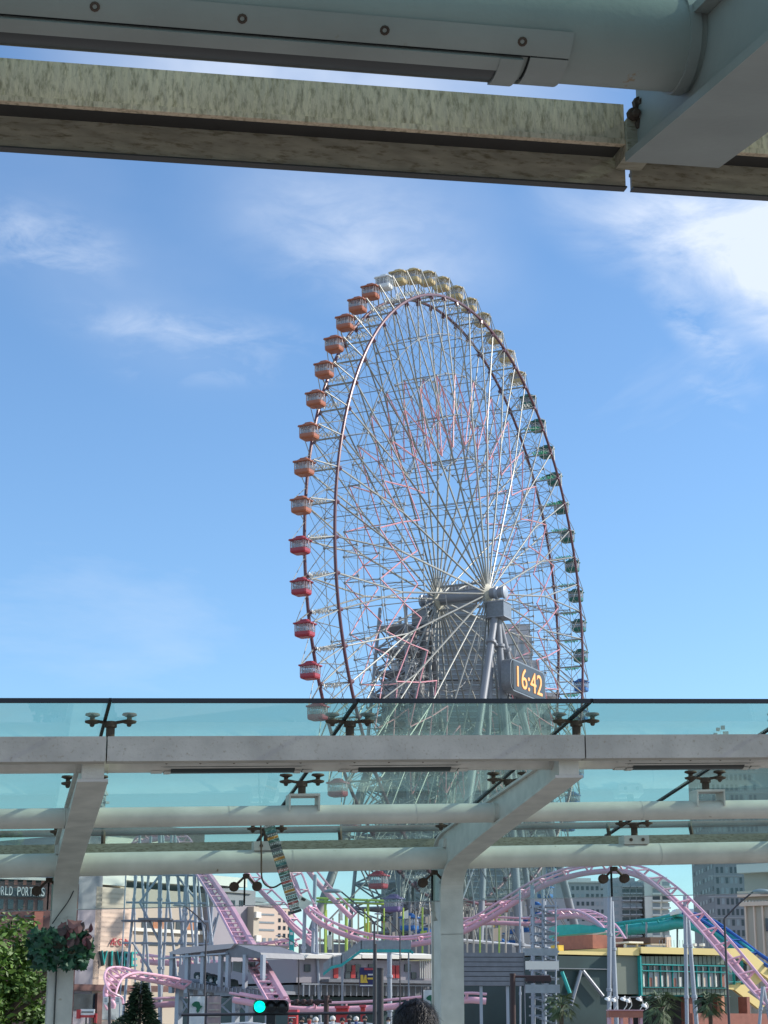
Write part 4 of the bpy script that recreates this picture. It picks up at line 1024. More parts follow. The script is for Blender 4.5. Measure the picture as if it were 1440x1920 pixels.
# ------------------------------------------------------------------ pink roller coaster
rc = thing('roller_coaster', 'pink steel roller coaster winding past the wheel on grey columns', 'roller coaster', P(600, 1913, 130)-V((0, 0, 1.6)))
tie_me = {}
def tie_mesh(g_, dep, m_):
    key = (g_, dep, m_.name)
    if key not in tie_me:
        b = MB(); b.tube((-g_/2, 0, 0), (0, 0, -dep), .07, 5, caps=False); b.tube((g_/2, 0, 0), (0, 0, -dep), .07, 5, caps=False); b.tube((-g_/2, 0, 0), (g_/2, 0, 0), .06, 5, caps=False)
        me = b.mesh('crosstie'); me.materials.append(m_); tie_me[key] = me
    return tie_me[key]
def track(pts, root, m_rail, m_spine, gauge=1.3, dep=.75, rr_=.10, sr=.30, bank=None, step=1.6, n=8, ties=True, box=False):
    q = catmull([P(*p[:3]) for p in pts], n); bk = None
    if bank: bk = catmull([V((b_, 0, 0)) for b_ in bank], n)
    A, B, Cc, fr = [], [], [], []
    for i, p in enumerate(q):
        t = (q[min(i+1, len(q)-1)]-q[max(i-1, 0)]).normalized(); side = t.cross(UPZ)
        if side.length < .05: side = V((1, 0, 0))
        side.normalize(); up = side.cross(t).normalized()
        if bk: side = (Matrix.Rotation(R(bk[i].x), 3, t) @ side); up = side.cross(t)
        A.append(p-side*gauge/2); B.append(p+side*gauge/2); Cc.append(p-up*dep); fr.append((side, t, up))
    b = MB(); b.path(A, rr_, 6); b.build('rail', m_rail, root, smooth=50); b = MB(); b.path(B, rr_, 6); b.build('rail', m_rail, root, smooth=50)
    b = MB(); b.path(Cc, sr, 8); b.build('spine', m_spine, root, smooth=50)
    if ties:
        acc = 0; tm = tie_mesh(gauge, dep, m_rail)
        for i in range(1, len(q)):
            acc += (q[i]-q[i-1]).length
            if acc >= step:
                acc = 0; inst('crosstie', tm, root, q[i], Matrix(fr[i]).transposed())
    return q
# main drop, steep wide track
track([(235, 1590, 165), (262, 1573, 165), (292, 1563, 163), (322, 1562, 161), (343, 1572, 158), (362, 1610, 152), (392, 1655, 144), (425, 1708, 135), (460, 1772, 124), (492, 1828, 114), (520, 1876, 106)], rc, m_pink, m_pink, 1.15, .5, .10, .22, step=1.4, bank=[0]*4+[0]*7)
# box girder beside the drop
bx = catmull([P(368, 1610, 152.5), P(402, 1655, 144.5), P(437, 1708, 135.5), P(474, 1772, 124.5), P(508, 1828, 114.5), P(536, 1876, 106.5)], 6)
b = MB(); b.path(bx, .27, 6); b.build('girder', m_pinkdk, rc, smooth=50)
# big dip and hill
TC = [(536, 1600, 128), (552, 1632, 128), (566, 1668, 127), (590, 1706, 126), (630, 1732, 125), (690, 1752, 124), (750, 1759, 123), (810, 1752, 122), (860, 1737, 121), (910, 1712, 120), (960, 1680, 119), (1010, 1651, 118), (1060, 1632, 117), (1110, 1622, 116), (1165, 1620, 114), (1210, 1634, 112), (1262, 1672, 109), (1312, 1722, 106), (1360, 1776, 103), (1405, 1830, 100), (1450, 1880, 98)]
track(TC, rc, m_pink, m_pinkdk, 1.0, .45, .08, .18, bank=[0, 0, 0, -12, -12, -8, -5, -4, -2, 0, 0, 0, 0, 0, 0, 6, 12, 16, 18, 16, 14], step=1.5)
track([(462, 1600, 150), (474, 1637, 150), (500, 1668, 148), (530, 1698, 146), (556, 1730, 145), (590, 1760, 144)], rc, m_pink, m_pinkdk, 1.0, .5, .08, .2, step=2)
track([(570, 1600, 140), (592, 1630, 140), (615, 1658, 140), (640, 1684, 140), (668, 1712, 140)], rc, m_pinkdk, m_pinkdk, 1.0, .5, .08, .2, step=1.4)
track([(440, 1862, 112), (540, 1878, 110), (620, 1880, 110), (700, 1877, 110), (800, 1868, 110), (875, 1862, 110), (912, 1864, 110)], rc, m_pink, m_pink, 1.0, .4, .08, .19, step=1.6)
track([(216, 1888, 104), (209, 1864, 104), (208, 1842, 105), (218, 1824, 107), (242, 1819, 109), (275, 1825, 111), (310, 1832, 113), (345, 1841, 115)], rc, m_pink, m_pink, 1.0, .35, .07, .15, bank=[60, 55, 45, 30, 18, 8, 4, 0], step=.9)
track([(268, 1790, 159), (290, 1793, 158), (330, 1795, 156), (400, 1803, 154), (470, 1812, 150), (520, 1818, 148)], rc, m_pink, m_pinkdk, 1.2, .5, .12, .25, step=1.8)
track([(240, 1878, 150), (300, 1872, 150), (360, 1868, 150), (420, 1850, 146), (480, 1842, 142), (530, 1850, 138)], rc, m_pink, m_pinkdk, 1.2, .5, .12, .25, step=1.8)
track([(470, 1772, 170), (510, 1767, 168), (556, 1760, 166)], rc, m_pink, m_pinkdk, 1.0, .5, .09, .2, step=1.6)
track([(1000, 1722, 170), (1040, 1710, 165), (1080, 1706, 160), (1110, 1714, 156), (1140, 1734, 152), (1160, 1762, 148)], rc, m_pink, m_pinkdk, 1.2, .5, .12, .24, step=1.4)
track([(868, 1722, 170), (930, 1720, 170), (990, 1722, 170), (1040, 1720, 170)], rc, m_pinkdk, m_pinkdk, 1.0, .5, .08, .2, step=3)
def column(x0, y0, x1, y1, Y, w, root=rc, m_=None, n=10, Y1=None, nm='support_column'):
    a = P(x0, y0, Y); c = P(x1, y1, Y1 or Y)
    d = c-a
    if c.z > 0 and abs(d.z) > .5: c = a+d*((0-a.z)/d.z)
    b = MB(); r = w*Y/F/2; b.tube(a, c, r, n)
    L_ = (c-a).length
    for t in (.33, .66): q = a.lerp(c, t); b.lathe(q, [(r, -.1), (r*1.35, -.08), (r*1.35, .08), (r, .1)], n, c-a)
    return b.build(nm, m_ or m_column, root, smooth=40)
# columns under the dip and hill
for a in ((730, 1768, 731, 1920, 123, 9), (591, 1640, 583, 1900, 127, 7), (592, 1718, 600, 1910, 126, 6), (572, 1690, 566, 1900, 127, 7),
          (1143, 1650, 1142, 1920, 114, 8), (1146, 1690, 1156, 1920, 114.5, 9), (1284, 1680, 1288, 1920, 108, 7), (1286, 1680, 1306, 1920, 108.5, 8),
          (1430, 1850, 1424, 1920, 98, 6), (1431, 1850, 1444, 1920, 98.5, 6), (998, 1660, 1000, 1920, 118, 8), (1020, 1690, 1021, 1920, 119, 8)):
    column(*a)
b = MB()
for y in (1700, 1740, 1785, 1840): b.tube(P(591-(y-1640)*.03, y, 127), P(592+(y-1718)*.04, y+6, 126), .07, 5)
b.build('column_tie', m_column, rc)
# lattice trestle carrying the lift hill at the left
LT = [(263, 1560, 231, 1905, 150, 5), (262, 1575, 284, 1905, 151, 5), (283, 1568, 262, 1905, 152, 5), (300, 1560, 300, 1905, 150, 8), (305, 1565, 338, 1905, 151, 5), (322, 1562, 300, 1905, 152, 5),
      (328, 1566, 352, 1905, 150, 5), (352, 1600, 343, 1905, 149, 6), (364, 1620, 372, 1905, 148, 7), (352, 1590, 332, 1905, 153, 5), (385, 1655, 413, 1905, 145, 5), (398, 1700, 385, 1905, 146, 5), (252, 1600, 254, 1905, 155, 3), (238, 1595, 224, 1905, 156, 2.5),
      (368, 1615, 398, 1905, 152, 4), (344, 1580, 375, 1905, 154, 4)]
for a in LT: column(*a)
b = MB()
for y in (1640, 1692, 1726, 1768, 1830): b.tube(P(236+(1700-y)*.1, y, 151), P(392, y+2, 149), .09, 5)
for x0, y0, x1, y1 in ((300, 1640, 262, 1692), (330, 1640, 372, 1692), (262, 1692, 300, 1768), (372, 1692, 335, 1768), (338, 1768, 395, 1830), (250, 1768, 300, 1850), (405, 1720, 385, 1770), (413, 1700, 398, 1760), (378, 1720, 400, 1780)):
    b.tube(P(x0, y0, 150), P(x1, y1, 150), .1, 5)
b.build('trestle_brace', m_column, rc)
b = MB(); b.box(P(292, 1724, 149), (2.6, 2, .15)); b.box(P(255, 1727, 150), (2.2, 1.5, .12)); b.build('trestle_deck', m_slat, rc)
# station platform
stn = Bld('coaster_station', 'open coaster station with pitched grey roof, posts and sloping platform', 'station', 300, 505, 118, 112, 6)
polyb(stn, 'roof', m_land, [(316, 1786), (340, 1776), (440, 1769), (432, 1778), (330, 1790)], 0, 5)
polyb(stn, 'roof_edge', m_column, [(300, 1796), (425, 1786), (425, 1789), (300, 1799)], -.1, .1)
polyb(stn, 'roof', m_slat, [(408, 1790), (440, 1771), (484, 1786), (488, 1796), (410, 1794)], .2, 4)
polyb(stn, 'platform', m_slat, [(310, 1834), (405, 1850), (405, 1862), (310, 1847)], 0, 2.5)
polyb(stn, 'platform', m_slat, [(405.3, 1850), (500, 1858), (500, 1864), (405.3, 1862)], 0, 2.5)
for i in range(24): stn.px('platform_slat', m_column, 312+i*7.8, 1836+i*1.0, 313+i*7.8, 1846+i*.9, -.06, -.01)
for x in (316, 345, 374, 407, 421, 453, 486): stn.px('post', m_column, x, 1786 if x < 400 else 1790, x+3.6, 1862, .1, .35)
for x in (318, 345, 376, 425, 450, 487): stn.px('leg', m_column, x, 1850, x+4.5, 1920, .5, .9, ground=True)
b = MB()
for x0, x1 in ((420, 452), (452, 487), (320, 345), (378, 420)):
    for a_, b_ in ((1866, 1905), (1905, 1866)):
        ua, zA = stn.uv(x0+2, a_); ub, zB = stn.uv(x1+2, b_); b.tube(stn.a+stn.X*ua+UPZ*zA+stn.N*.7, stn.a+stn.X*ub+UPZ*zB+stn.N*.7, .06, 5)
b.build('leg_brace', m_column, stn.root)
for k in range(5):
    x = 346+k*12.5; y = 1822+k*3.2
    cr = stn
    c0 = thing('coaster_car', ['first', 'second', 'third', 'fourth', 'fifth'][k]+' dark coaster car from the left standing at the station platform', 'coaster car', atplane(x+5, y+13, stn.N, stn.a.dot(stn.N)+1), 'cars of the coaster train')
    polyb(stn, 'body', m_dkgreen, [(x, y+4), (x+3, y), (x+10, y+3), (x+11, y+14), (x, y+12)], .8, 1.9, c0)
    polyb(stn, 'nose', m_signwhite, [(x+6, y+8), (x+9, y+6), (x+12, y+12), (x+7, y+13)], .7, .79, c0)
for k in range(3):
    polyb(stn, 'awning', m_winlt, [(352+k*22, 1800), (368+k*22, 1801), (366+k*22, 1822), (350+k*22, 1818)], 3, 3.2)

# spiral steel stair tower right of the louvred board
ss = thing('stair_tower', 'slender grey steel stair tower with square landings left of the dark hall', 'stairs', P(1015, 1913, 112)-V((0, 0, 1.6)))
for x in (975, 1000, 1018, 1042): column(x, 1668 if x < 1040 else 1690, x+(.5), 1920, 112+(x % 3), 5.5 if x in (1000, 1018) else 3.5, ss, nm='post')
for i, y in enumerate(range(1700, 1920, 17)):
    b = MB(); b.box(P(1020, y, 114), (1.7, 1.6, .1)); b.build('landing', m_column, ss)
    for j in range(6):
        b = MB(); b.box(P(1005+j*6, y+2+j*2.4, 113.2), (.28, .9, .05)); b.build('step', m_column, ss)
for y0, y1, x0, x1 in ((1802, 1818, 985, 1048), (1846, 1862, 985, 1050), (1778, 1792, 980, 1046)):
    b = MB(); a, c = P(x0, y0, 110), P(x1, y1, 110); b.box((a+c)/2, (abs(c.x-a.x), .1, abs(a.z-c.z))); b.build('landing_panel', m_offwhite if y0 == 1802 else m_winlt, ss)
# teal coaster
tcx = thing('roller_coaster', 'small teal roller coaster with blue rails above the amusement hall roof', 'roller coaster', P(1200, 1913, 150)-V((0, 0, 1.6)))
track([(1040, 1752, 160), (1090, 1742, 158), (1150, 1734, 156), (1200, 1727, 154), (1240, 1723, 152), (1275, 1716, 150), (1305, 1722, 148), (1335, 1738, 146), (1370, 1762, 144), (1400, 1785, 142)], tcx, m_teal, m_teal, 1.2, .6, .13, .45, step=1.8)
track([(1290, 1712, 149), (1310, 1718, 148), (1340, 1734, 146), (1375, 1759, 144), (1410, 1786, 142), (1450, 1812, 140)], tcx, m_blue, m_blue, 1.1, .35, .14, .25, step=2)
def prismP(name, m_, pts, Y, th, root):
    b = MB(); b.prism([P(x, y, Y) for x, y in pts], (0, th, 0)); return b.build(name, m_, root)
prismP('station_roof', m_teal, [(1040, 1735), (1085, 1733), (1150, 1742), (1150, 1747), (1090, 1750), (1040, 1755)], 150, 5, tcx)
prismP('girder', m_teal, [(1040, 1765), (1120, 1752), (1152, 1748), (1152, 1766), (1120, 1768), (1040, 1775)], 148, .6, tcx)
prismP('girder_trim', m_land, [(1040, 1762), (1152, 1744), (1152, 1747), (1040, 1764.7)], 147.8, .4, tcx)
prismP('machine_house', m_teal, [(1258, 1722), (1272, 1716), (1290, 1722), (1286, 1740), (1262, 1740)], 151, 2, tcx)
for x, y in ((1175, 1733), (1212, 1729), (1245, 1730), (1270, 1728), (1318, 1735), (1336, 1745), (1270, 1740)): column(x, y, x, 1800, 152, 3.5, tcx, m_winlt)
prismP('sun_canopy', m_signwhite, [(1260, 1709), (1266, 1709), (1268, 1704), (1301, 1704), (1301, 1712), (1276, 1713), (1260, 1716)], 149, 2.2, tcx)
# lime/yellow ride behind the wheel foot
fr_ = thing('fun_house', 'cluttered yellow and lime ride front seen between the wheel legs', 'ride', P(760, 1913, 190)-V((0, 0, 1.6)))
m_lime = mat('lime_paint', (.35, .48, .08), .5)
random.seed(3)
for i in range(26):
    x = random.uniform(600, 960); y = random.uniform(1690, 1765); w = random.uniform(5, 16); h = random.uniform(6, 26)
    m_ = random.choice([m_lime, m_golden, m_beige, m_beige2, m_terra, m_dkgreen, m_offwhite, m_slat])
    prismP('facade_panel', m_, [(x, y), (x+w, y-random.uniform(0, 4)), (x+w, y+h), (x, y+h)], 188+i*.45, .35, fr_)
prismP('base', m_slat, [(560, 1770), (960, 1770), (960, 1960), (560, 1960)], 202, 10, fr_)
for x in range(600, 960, 12):
    b = MB(); b.tube(P(x, 1700+(x*7) % 23, 187), P(x, 1960, 187), .09, 5); b.build('frame_post', m_lime if x % 36 == 0 else m_beige2, fr_)
b = MB(); b.tube(P(590, 1690, 186), P(720, 1695, 186), .12, 5); b.tube(P(590, 1684, 186), P(720, 1689, 186), .12, 5); b.build('beam', m_lime, fr_)
for x in (610, 650, 690): b = MB(); b.tube(P(x, 1686, 186), P(x, 1790, 186), .14, 5); b.build('beam', m_lime, fr_)
# teal pylon
py_ = thing('sign_pylon', 'slim teal sign pylon behind the coaster columns', 'sign', P(547, 1913, 160)-V((0, 0, 1.6)))
prismP('panel', m_teal, [(542, 1720), (551, 1720), (551, 1797), (542, 1797)], 160, .5, py_); b = MB(); b.tube(P(546, 1797, 160.3), P(546, 1960, 160.3), .12, 6); b.build('post', m_grey, py_)
for y in (1730, 1748, 1766, 1782): prismP('symbol', m_signwhite, [(544, y), (549, y), (549, y+5), (544, y+5)], 159.9, .05, py_)

# ------------------------------------------------------------------ boarding deck at the wheel foot
dk = thing('boarding_deck', 'raised grey boarding deck below the ferris wheel with stair and railing', 'platform', P(720, 1913, 215)-V((0, 0, 1.6)))
prismP('deck', m_slat, [(600, 1772), (860, 1772), (860, 1790), (600, 1790)], 205, 20, dk)
for x in range(604, 860, 16): b = MB(); b.tube(P(x, 1764, 204.9), P(x, 1772, 204.9), .06, 4); b.build('railing_post', m_grey, dk)
for x in (620, 700, 780, 850): b = MB(); b.tube(P(x, 1790, 215), P(x, 1960, 215), .5, 8); b.build('post', m_legs, dk)

# ------------------------------------------------------------------ street furniture
def lamp(px_arm, py_arm, px_e, py_e, px_b, Y, label, headw=34, w=4.5, m_=m_pole):
    a = P(px_e, py_e, Y); base = V((a.x, a.y, 0 if Y > 64 else -3)); t = thing('street_lamp', label, 'street lamp', base, 'street lamps along the road')
    b = MB(); r = w*Y/F/2; b.tube(base, a, r*1.15, 10, r*.85); b.lathe(base, [(r*2.2, 0), (r*2.2, .3), (r*1.2, .5)], 10); b.build('pole', m_, t, smooth=40)
    h = P(px_arm, py_arm, Y); b = MB(); b.path(catmull([a, a.lerp(h, .5)+V((0, 0, .05)), h], 5), r*.7, 6); b.build('arm', m_, t, smooth=40)
    sx = headw*Y/F; dirx = (h-a); dirx.z = 0; dirx.normalize()
    b = MB(); c = h+dirx*sx*.45; secs = []
    for i in range(9):
        u = -1+2*i/8; k = math.sqrt(max(0.02, 1-u*u)); secs.append([c+dirx*u*sx/2+V((-dirx.y, dirx.x, 0))*k*sx*.18*math.cos(q)+UPZ*(k*sx*(.17 if math.sin(q) > 0 else .07)*math.sin(q)) for q in [2*math.pi*j/10 for j in range(10)]])
    vs = [v for s_ in secs for v in s_]; b.add(vs, [(j*10+i, j*10+(i+1) % 10, (j+1)*10+(i+1) % 10, (j+1)*10+i) for j in range(8) for i in range(10)]+[tuple(range(10)), tuple(range(80, 90))])
    b.build('lamp_head', m_grey, t, smooth=60); return t
lamp(640, 1672, 702, 1730, 702, 82, 'tall dark street lamp with oval head in front of the arcade', 34, 4.6)
lamp(345, 1698, 387, 1735, 388, 88, 'slim dark street lamp before the coaster station', 22, 3.6)
lamp(1412, 1672, 1358, 1722, 1362, 82, 'dark street lamp at the right edge leaning its head right', 34, 4.6)
lamp(715, 1714, 750, 1750, 750, 105, 'thin street lamp behind the tall one by the arcade', 14, 2.6)
lamp(528, 1755, 561, 1775, 561, 120, 'thin street lamp beside the teal pylon', 12, 2.4)
# traffic signal
Yt = 46
def rb(px, py, Y=Yt): return P(px, py, Y)
tbase = P(708, 1913, Yt); tbase.z = -3
ts_ = thing('traffic_signal', 'horizontal traffic signal showing green on a long dark mast arm', 'traffic light', tbase)
b = MB(); a = P(713, 1818, Yt); b.tube(V((a.x, a.y, -3)), a, .085, 12); b.tube(a, a+V((0, 0, .04)), .1, 12); b.build('pole', m_pole, ts_, smooth=40)
b = MB(); a, c = rb(340, 1903), rb(713, 1899); b.tube(a, c, .035, 8); b.build('mast_arm', m_pole, ts_)
b = MB(); a, c = rb(475, 1887, Yt-.12), rb(541, 1888, Yt-.12); mid = (a+c)/2; wd = (c-a).length
b.prism([mid+V((x, 0, z)) for x, z in rr(wd, .33, .12)], (0, .2, 0)); hs = b.build('housing', m_black, ts_, smooth=30)
for i, x in enumerate((487, 508, 529)):
    cpt = rb(x, 1887.5, Yt-.14)
    b = MB(); b.lathe(cpt, [(.135, 0), (.135, .015), (.09, .04), (.02, .05)], 20, V((0, -1, 0))); b.build('signal_lens', m_ggreen if i == 0 else m_lens, hs, smooth=40, label='lit green lens' if i == 0 else None)
    b = MB()
    for k in range(10):
        a0 = math.pi*k/10-.0; a1 = math.pi*(k+1)/10
        p0 = V((math.cos(a0)*.148, 0, math.sin(a0)*.148)); p1 = V((math.cos(a1)*.148, 0, math.sin(a1)*.148))
        b.quad(cpt+p0, cpt+p1, cpt+p1*1.02+V((0, -.2, 0)), cpt+p0*1.02+V((0, -.2, 0)))
    b.build('visor', m_black, hs)
b = MB(); b.tube(rb(508, 1898), rb(508, 1903), .03, 6); b.box(rb(508, 1912), (.22, .12, .22)); b.build('hanger', m_black, ts_)
# second signal seen from the side
a = P(612, 1913, 52); t2 = thing('traffic_signal', 'brown pole with a horizontal signal seen edge on left of the dark twin poles', 'traffic light', V((a.x, a.y, -3)))
b = MB(); top = P(612, 1870, 52); b.tube(V((a.x, a.y, -3)), top, .075, 10); b.tube(top, top+V((0, 0, .05)), .09, 10); b.build('pole', m_polebrown, t2, smooth=40)
b = MB(); b.tube(P(545, 1880, 52), P(622, 1877, 52), .05, 8); b.build('mast_arm', m_polebrown, t2)
for i in range(4): b = MB(); c = P(556+i*13, 1879, 52); b.lathe(c-V((0, 0, .08)), [(.05, 0), (.08, .03), (.08, .13), (.05, .16)], 10); b.build('lamp_unit', m_polebrown, t2)
a = P(960, 1913, 48); t3 = thing('traffic_signal', 'dark brown pole with side on signal arm in front of the louvred board', 'traffic light', V((a.x, a.y, -3)))
b = MB(); top = P(961, 1829, 48); b.tube(V((a.x, a.y, -3)), top, .075, 10); b.tube(top, top+V((0, 0, .05)), .08, 10); b.build('pole', m_polebrown, t3, smooth=40)
b = MB(); b.tube(P(957, 1831, 48), P(1032, 1831, 48), .03, 8); b.build('mast_arm', m_polebrown, t3)
b = MB(); a, c = P(985, 1836, 47.95), P(1034, 1837, 47.95); mid = (a+c)/2; b.prism([mid+V((x, 0, z)) for x, z in rr((c-a).length, .17, .07)], (0, .22, 0)); b.build('housing', m_polebrown, t3, smooth=30)
for i in range(3): b = MB(); b.box(P(993+i*16, 1842, 47.8), (.14, .2, .05)); b.build('visor', m_black, t3)
b = MB(); top = P(703, 1770, 44); tp = thing('utility_pole', 'slender black pole just left of the traffic signal pole', 'pole', V((top.x, top.y, -3))); b.tube(V((top.x, top.y, -3)), top, .045, 8); b.lathe(V((top.x, top.y, -3)), [(.12, 0), (.12, .3), (.06, .4)], 8); b.build('shaft', m_pole, tp)
# banners with the green emblem
AFR = [(-.30, .42), (-.1, .48), (.12, .44), (.22, .36), (.30, .12), (.50, .08), (.38, -.06), (.26, -.2), (.24, -.34), (.10, -.5), (-.02, -.48), (-.08, -.28), (-.04, -.12), (-.14, .0), (-.34, .02), (-.50, .16), (-.46, .28)]
def flag(x0, y0, x1, y1, Y, label, emb=True, m_=m_signwhite):
    a, c = P(x0, y0, Y), P(x1, y1, Y); mid = (a+c)/2; w = abs(c.x-a.x); h = abs(a.z-c.z)
    t = thing('street_banner', label, 'banner', V((mid.x-w/2-.05, mid.y, -3)))
    b = MB(); n = 8
    for i in range(n):
        u, v = -w/2+w*i/n, -w/2+w*(i+1)/n; f0, f1 = .02*math.sin(i*1.3), .02*math.sin((i+1)*1.3)
        b.add([mid+V((u, f0, -h/2)), mid+V((v, f1, -h/2)), mid+V((v, f1, h/2)), mid+V((u, f0, h/2)), mid+V((u, f0+.01, -h/2)), mid+V((v, f1+.01, -h/2)), mid+V((v, f1+.01, h/2)), mid+V((u, f0+.01, h/2))], [(0, 1, 2, 3), (7, 6, 5, 4)])
    b.build('cloth', m_, t)
    if emb:
        e = P((x0+x1)/2+1, y0+20, Y)+V((0, -.04, 0)); s_ = w*.72
        b = MB(); b.prism([e+V((x*s_, 0, z*s_*1.05)) for x, z in AFR], (0, .008, 0)); b.build('emblem', m_green, t)
    else:
        for k in range(5):
            e = mid+V((0, -.04, h/2-(k+1)*h/6)); b = MB(); b.box(e, (w*.8, .008, .03)); b.build('text_line', m_beige2, t)
    pl = mid+V((-w/2-.03, 0, 0)); b = MB(); b.tube(V((pl.x, pl.y, -3)), V((pl.x, pl.y, a.z+.1)), .025, 6); b.tube(V((pl.x, pl.y, a.z+.02)), V((pl.x+w, pl.y, a.z+.02)), .012, 6); b.build('pole', m_pole, t)
flag(356, 1868, 382, 1945, 50, 'white street banner with green africa emblem left of the green signal')
flag(794, 1856, 822, 1925, 55, 'white street banner with green africa emblem half hidden by the canopy post')
flag(389, 1868, 413, 1945, 52, 'pinkish street banner with rows of text beside the white one', False, mat('banner_pink', (.42, .32, .31), .8))
# small white and red shop sign far left
s2 = Bld('shop_sign', 'small white and red shop sign by the brick entrance at the left', 'sign', 143, 182, 90, 90, .3)
s2.px('board', m_signwhite, 151, 1892, 177, 1903, 0, .1); s2.px('stripe', m_black, 153, 1896.5, 175, 1898.5, -.03, -.005); s2.px('side', m_red, 144, 1893, 150.8, 1910, -.05, .1); s2.px('side', m_red, 150, 1903.3, 179, 1908, -.05, .1); s2.px('side', m_red, 177.3, 1900, 181, 1918, -.05, .1)
s2.px('post', m_dark, 160, 1908, 162, 1920, .02, .1, ground=True)
# pink portal with floodlights
pt = Bld('entrance_portal', 'pink entrance portal topped by white floodlights below the hall', 'gate', 1140, 1208, 75, 75, 1)
pt.px('beam', m_terra, 1142, 1895, 1206, 1908, 0, .8, label=None); pt.px('beam_cap', m_pinkdk, 1141, 1893, 1207, 1895, -.05, .85)
for x in (1142, 1164, 1182, 1201): pt.px('post', m_pinkdk, x, 1908.2, x+5, 1920, .1, .7, ground=True)
for x, y in ((1139, 1874), (1150, 1876), (1168, 1874), (1177, 1877), (1198, 1874), (1208, 1886)):
    c = P(x, y, 74.5); t = thing('floodlight', {1139: 'white floodlight at the left end of the pink portal', 1150: 'white floodlight second from left on the pink portal', 1168: 'white floodlight left of the middle pair on the portal', 1177: 'white floodlight right of the middle pair on the portal', 1198: 'white floodlight near the right end of the portal', 1208: 'drooping white floodlight arm at the portal right end'}[x], 'floodlight', c, 'floodlights on the portal')
    b = MB(); b.lathe(c, [(.11, -.03), (.125, -.02), (.11, .03), (.07, .07), (.02, .08)], 12, V((.35, -.3, 1))); b.build('shade', m_signwhite, t, smooth=40)
    b = MB(); e = P(x+2, 1893, 74.9); b.path(catmull([c, c+V((.1, .1, .12)), c.lerp(e, .6)+V((.15, .1, .05)), e], 4), .02, 5); b.build('arm', m_signwhite, t)

# parking/direction boards at the left (white shield signs)
sg = thing('route_sign', 'pair of small white shield signs on a dark post left of the conifer', 'sign', P(205, 1913, 70)-V((0, 0, 1.6)))
b = MB(); b.tube(P(205, 1868, 70), P(206, 1985, 70), .06, 8); b.build('post', m_pole, sg)
for x0 in (194, 216):
    pb_ = prismP('plate', m_signwhite, [(x0, 1869), (x0+9, 1869), (x0+9, 1879), (x0+4.5, 1885), (x0, 1880)], 69.9, .04, sg)
    prismP('mark', m_grey, [(x0+2, 1872), (x0+7, 1872), (x0+7, 1874), (x0+2, 1874)], 69.87, .02, pb_)
    prismP('mark', m_grey, [(x0+2, 1876), (x0+7, 1876), (x0+7, 1878), (x0+2, 1878)], 69.87, .02, pb_)

# ------------------------------------------------------------------ vegetation
def leaf_cloud(b, c, rad, n, size, clumps, seed, shell=.55, flat=.5):
    rnd = random.Random(seed); cs = []
    for i in range(clumps):
        while True:
            p = V((rnd.uniform(-1, 1), rnd.uniform(-1, 1), rnd.uniform(-1, 1)))
            if shell < p.length < 1: break
        cs.append((V((p.x*rad[0], p.y*rad[1], p.z*rad[2])), rnd.uniform(.16, .34)))
    for i in range(n):
        cc_, cr = rnd.choice(cs); d = V((rnd.gauss(0, 1), rnd.gauss(0, 1), rnd.gauss(0, .7)))*cr*min(rad)*.62
        p = c+cc_+d; s_ = size*rnd.uniform(.6, 1.35)
        a = V((rnd.gauss(0, 1), rnd.gauss(0, 1), rnd.gauss(0, flat))).normalized(); u = a.cross(V((rnd.gauss(0, 1), rnd.gauss(0, 1), rnd.gauss(0, 1)))).normalized()
        b.add([p-a*s_, p+u*s_*.45, p+a*s_, p-u*s_*.45], [(0, 1, 2, 3)])
def trunk(b, base, h, r, n=5, seed=0, spread=1.0):
    rnd = random.Random(seed); top = base+V((0, 0, h)); b.tube(base, base+V((.1, 0, h*.5)), r, 10, r*.75); b.tube(base+V((.1, 0, h*.5)), top, r*.75, 8, r*.3)
    for i in range(n*2):
        a = rnd.uniform(0, 6.28); z = h*rnd.uniform(.4, .85); p = base+V((.1, 0, z)); q = p+V((math.cos(a)*spread, math.sin(a)*spread, h*rnd.uniform(.12, .3))); b.tube(p, q, r*.35, 6, r*.1)
tb = P(-20, 1913, 34); tb.z = -3
tr = thing('broadleaf_tree', 'bushy yellow green tree standing left of the canopy post', 'tree', tb)
b = MB(); trunk(b, tb, 5.4, .18, 6, 2, 1.1); b.build('trunk', m_bark, tr, smooth=50)
b = MB(); leaf_cloud(b, tb+V((0, 0, 3.5)), (1.02, 1.2, 2.9), 40000, .066, 150, 5, .25); b.build('crown', m_leaf, tr, kind='stuff')
cb = P(262, 1913, 60); cb.z = -3
cf_ = thing('conifer_tree', 'dark green conical conifer in front of the coaster trestle', 'tree', cb)
b = MB(); b.tube(cb, cb+V((0, 0, 5.4)), .14, 8, .03); b.build('trunk', m_bark, cf_)
b = MB(); rnd = random.Random(9); topz = P(262, 1842, 60).z
for i in range(22000):
    t = rnd.random()**.75; z = topz-t*(topz+2.2); rad = .05+1.35*t**.8*(1+.10*math.sin(z*9)); a = rnd.uniform(0, 6.28); q = rad*rnd.uniform(.15, 1.08)
    p = V((cb.x+math.cos(a)*q, cb.y+math.sin(a)*q, z-.12*q)); d = V((math.cos(a), math.sin(a), -.15+rnd.uniform(-.3, .5))).normalized(); u = d.cross(V((rnd.gauss(0, 1), rnd.gauss(0, 1), rnd.gauss(0, 1)))).normalized(); s_ = rnd.uniform(.06, .13)
    b.add([p, p+d*s_+u*s_*.2, p+d*s_*2, p+d*s_-u*s_*.2], [(0, 1, 2, 3)])
b.build('crown', m_conif, cf_, kind='stuff')
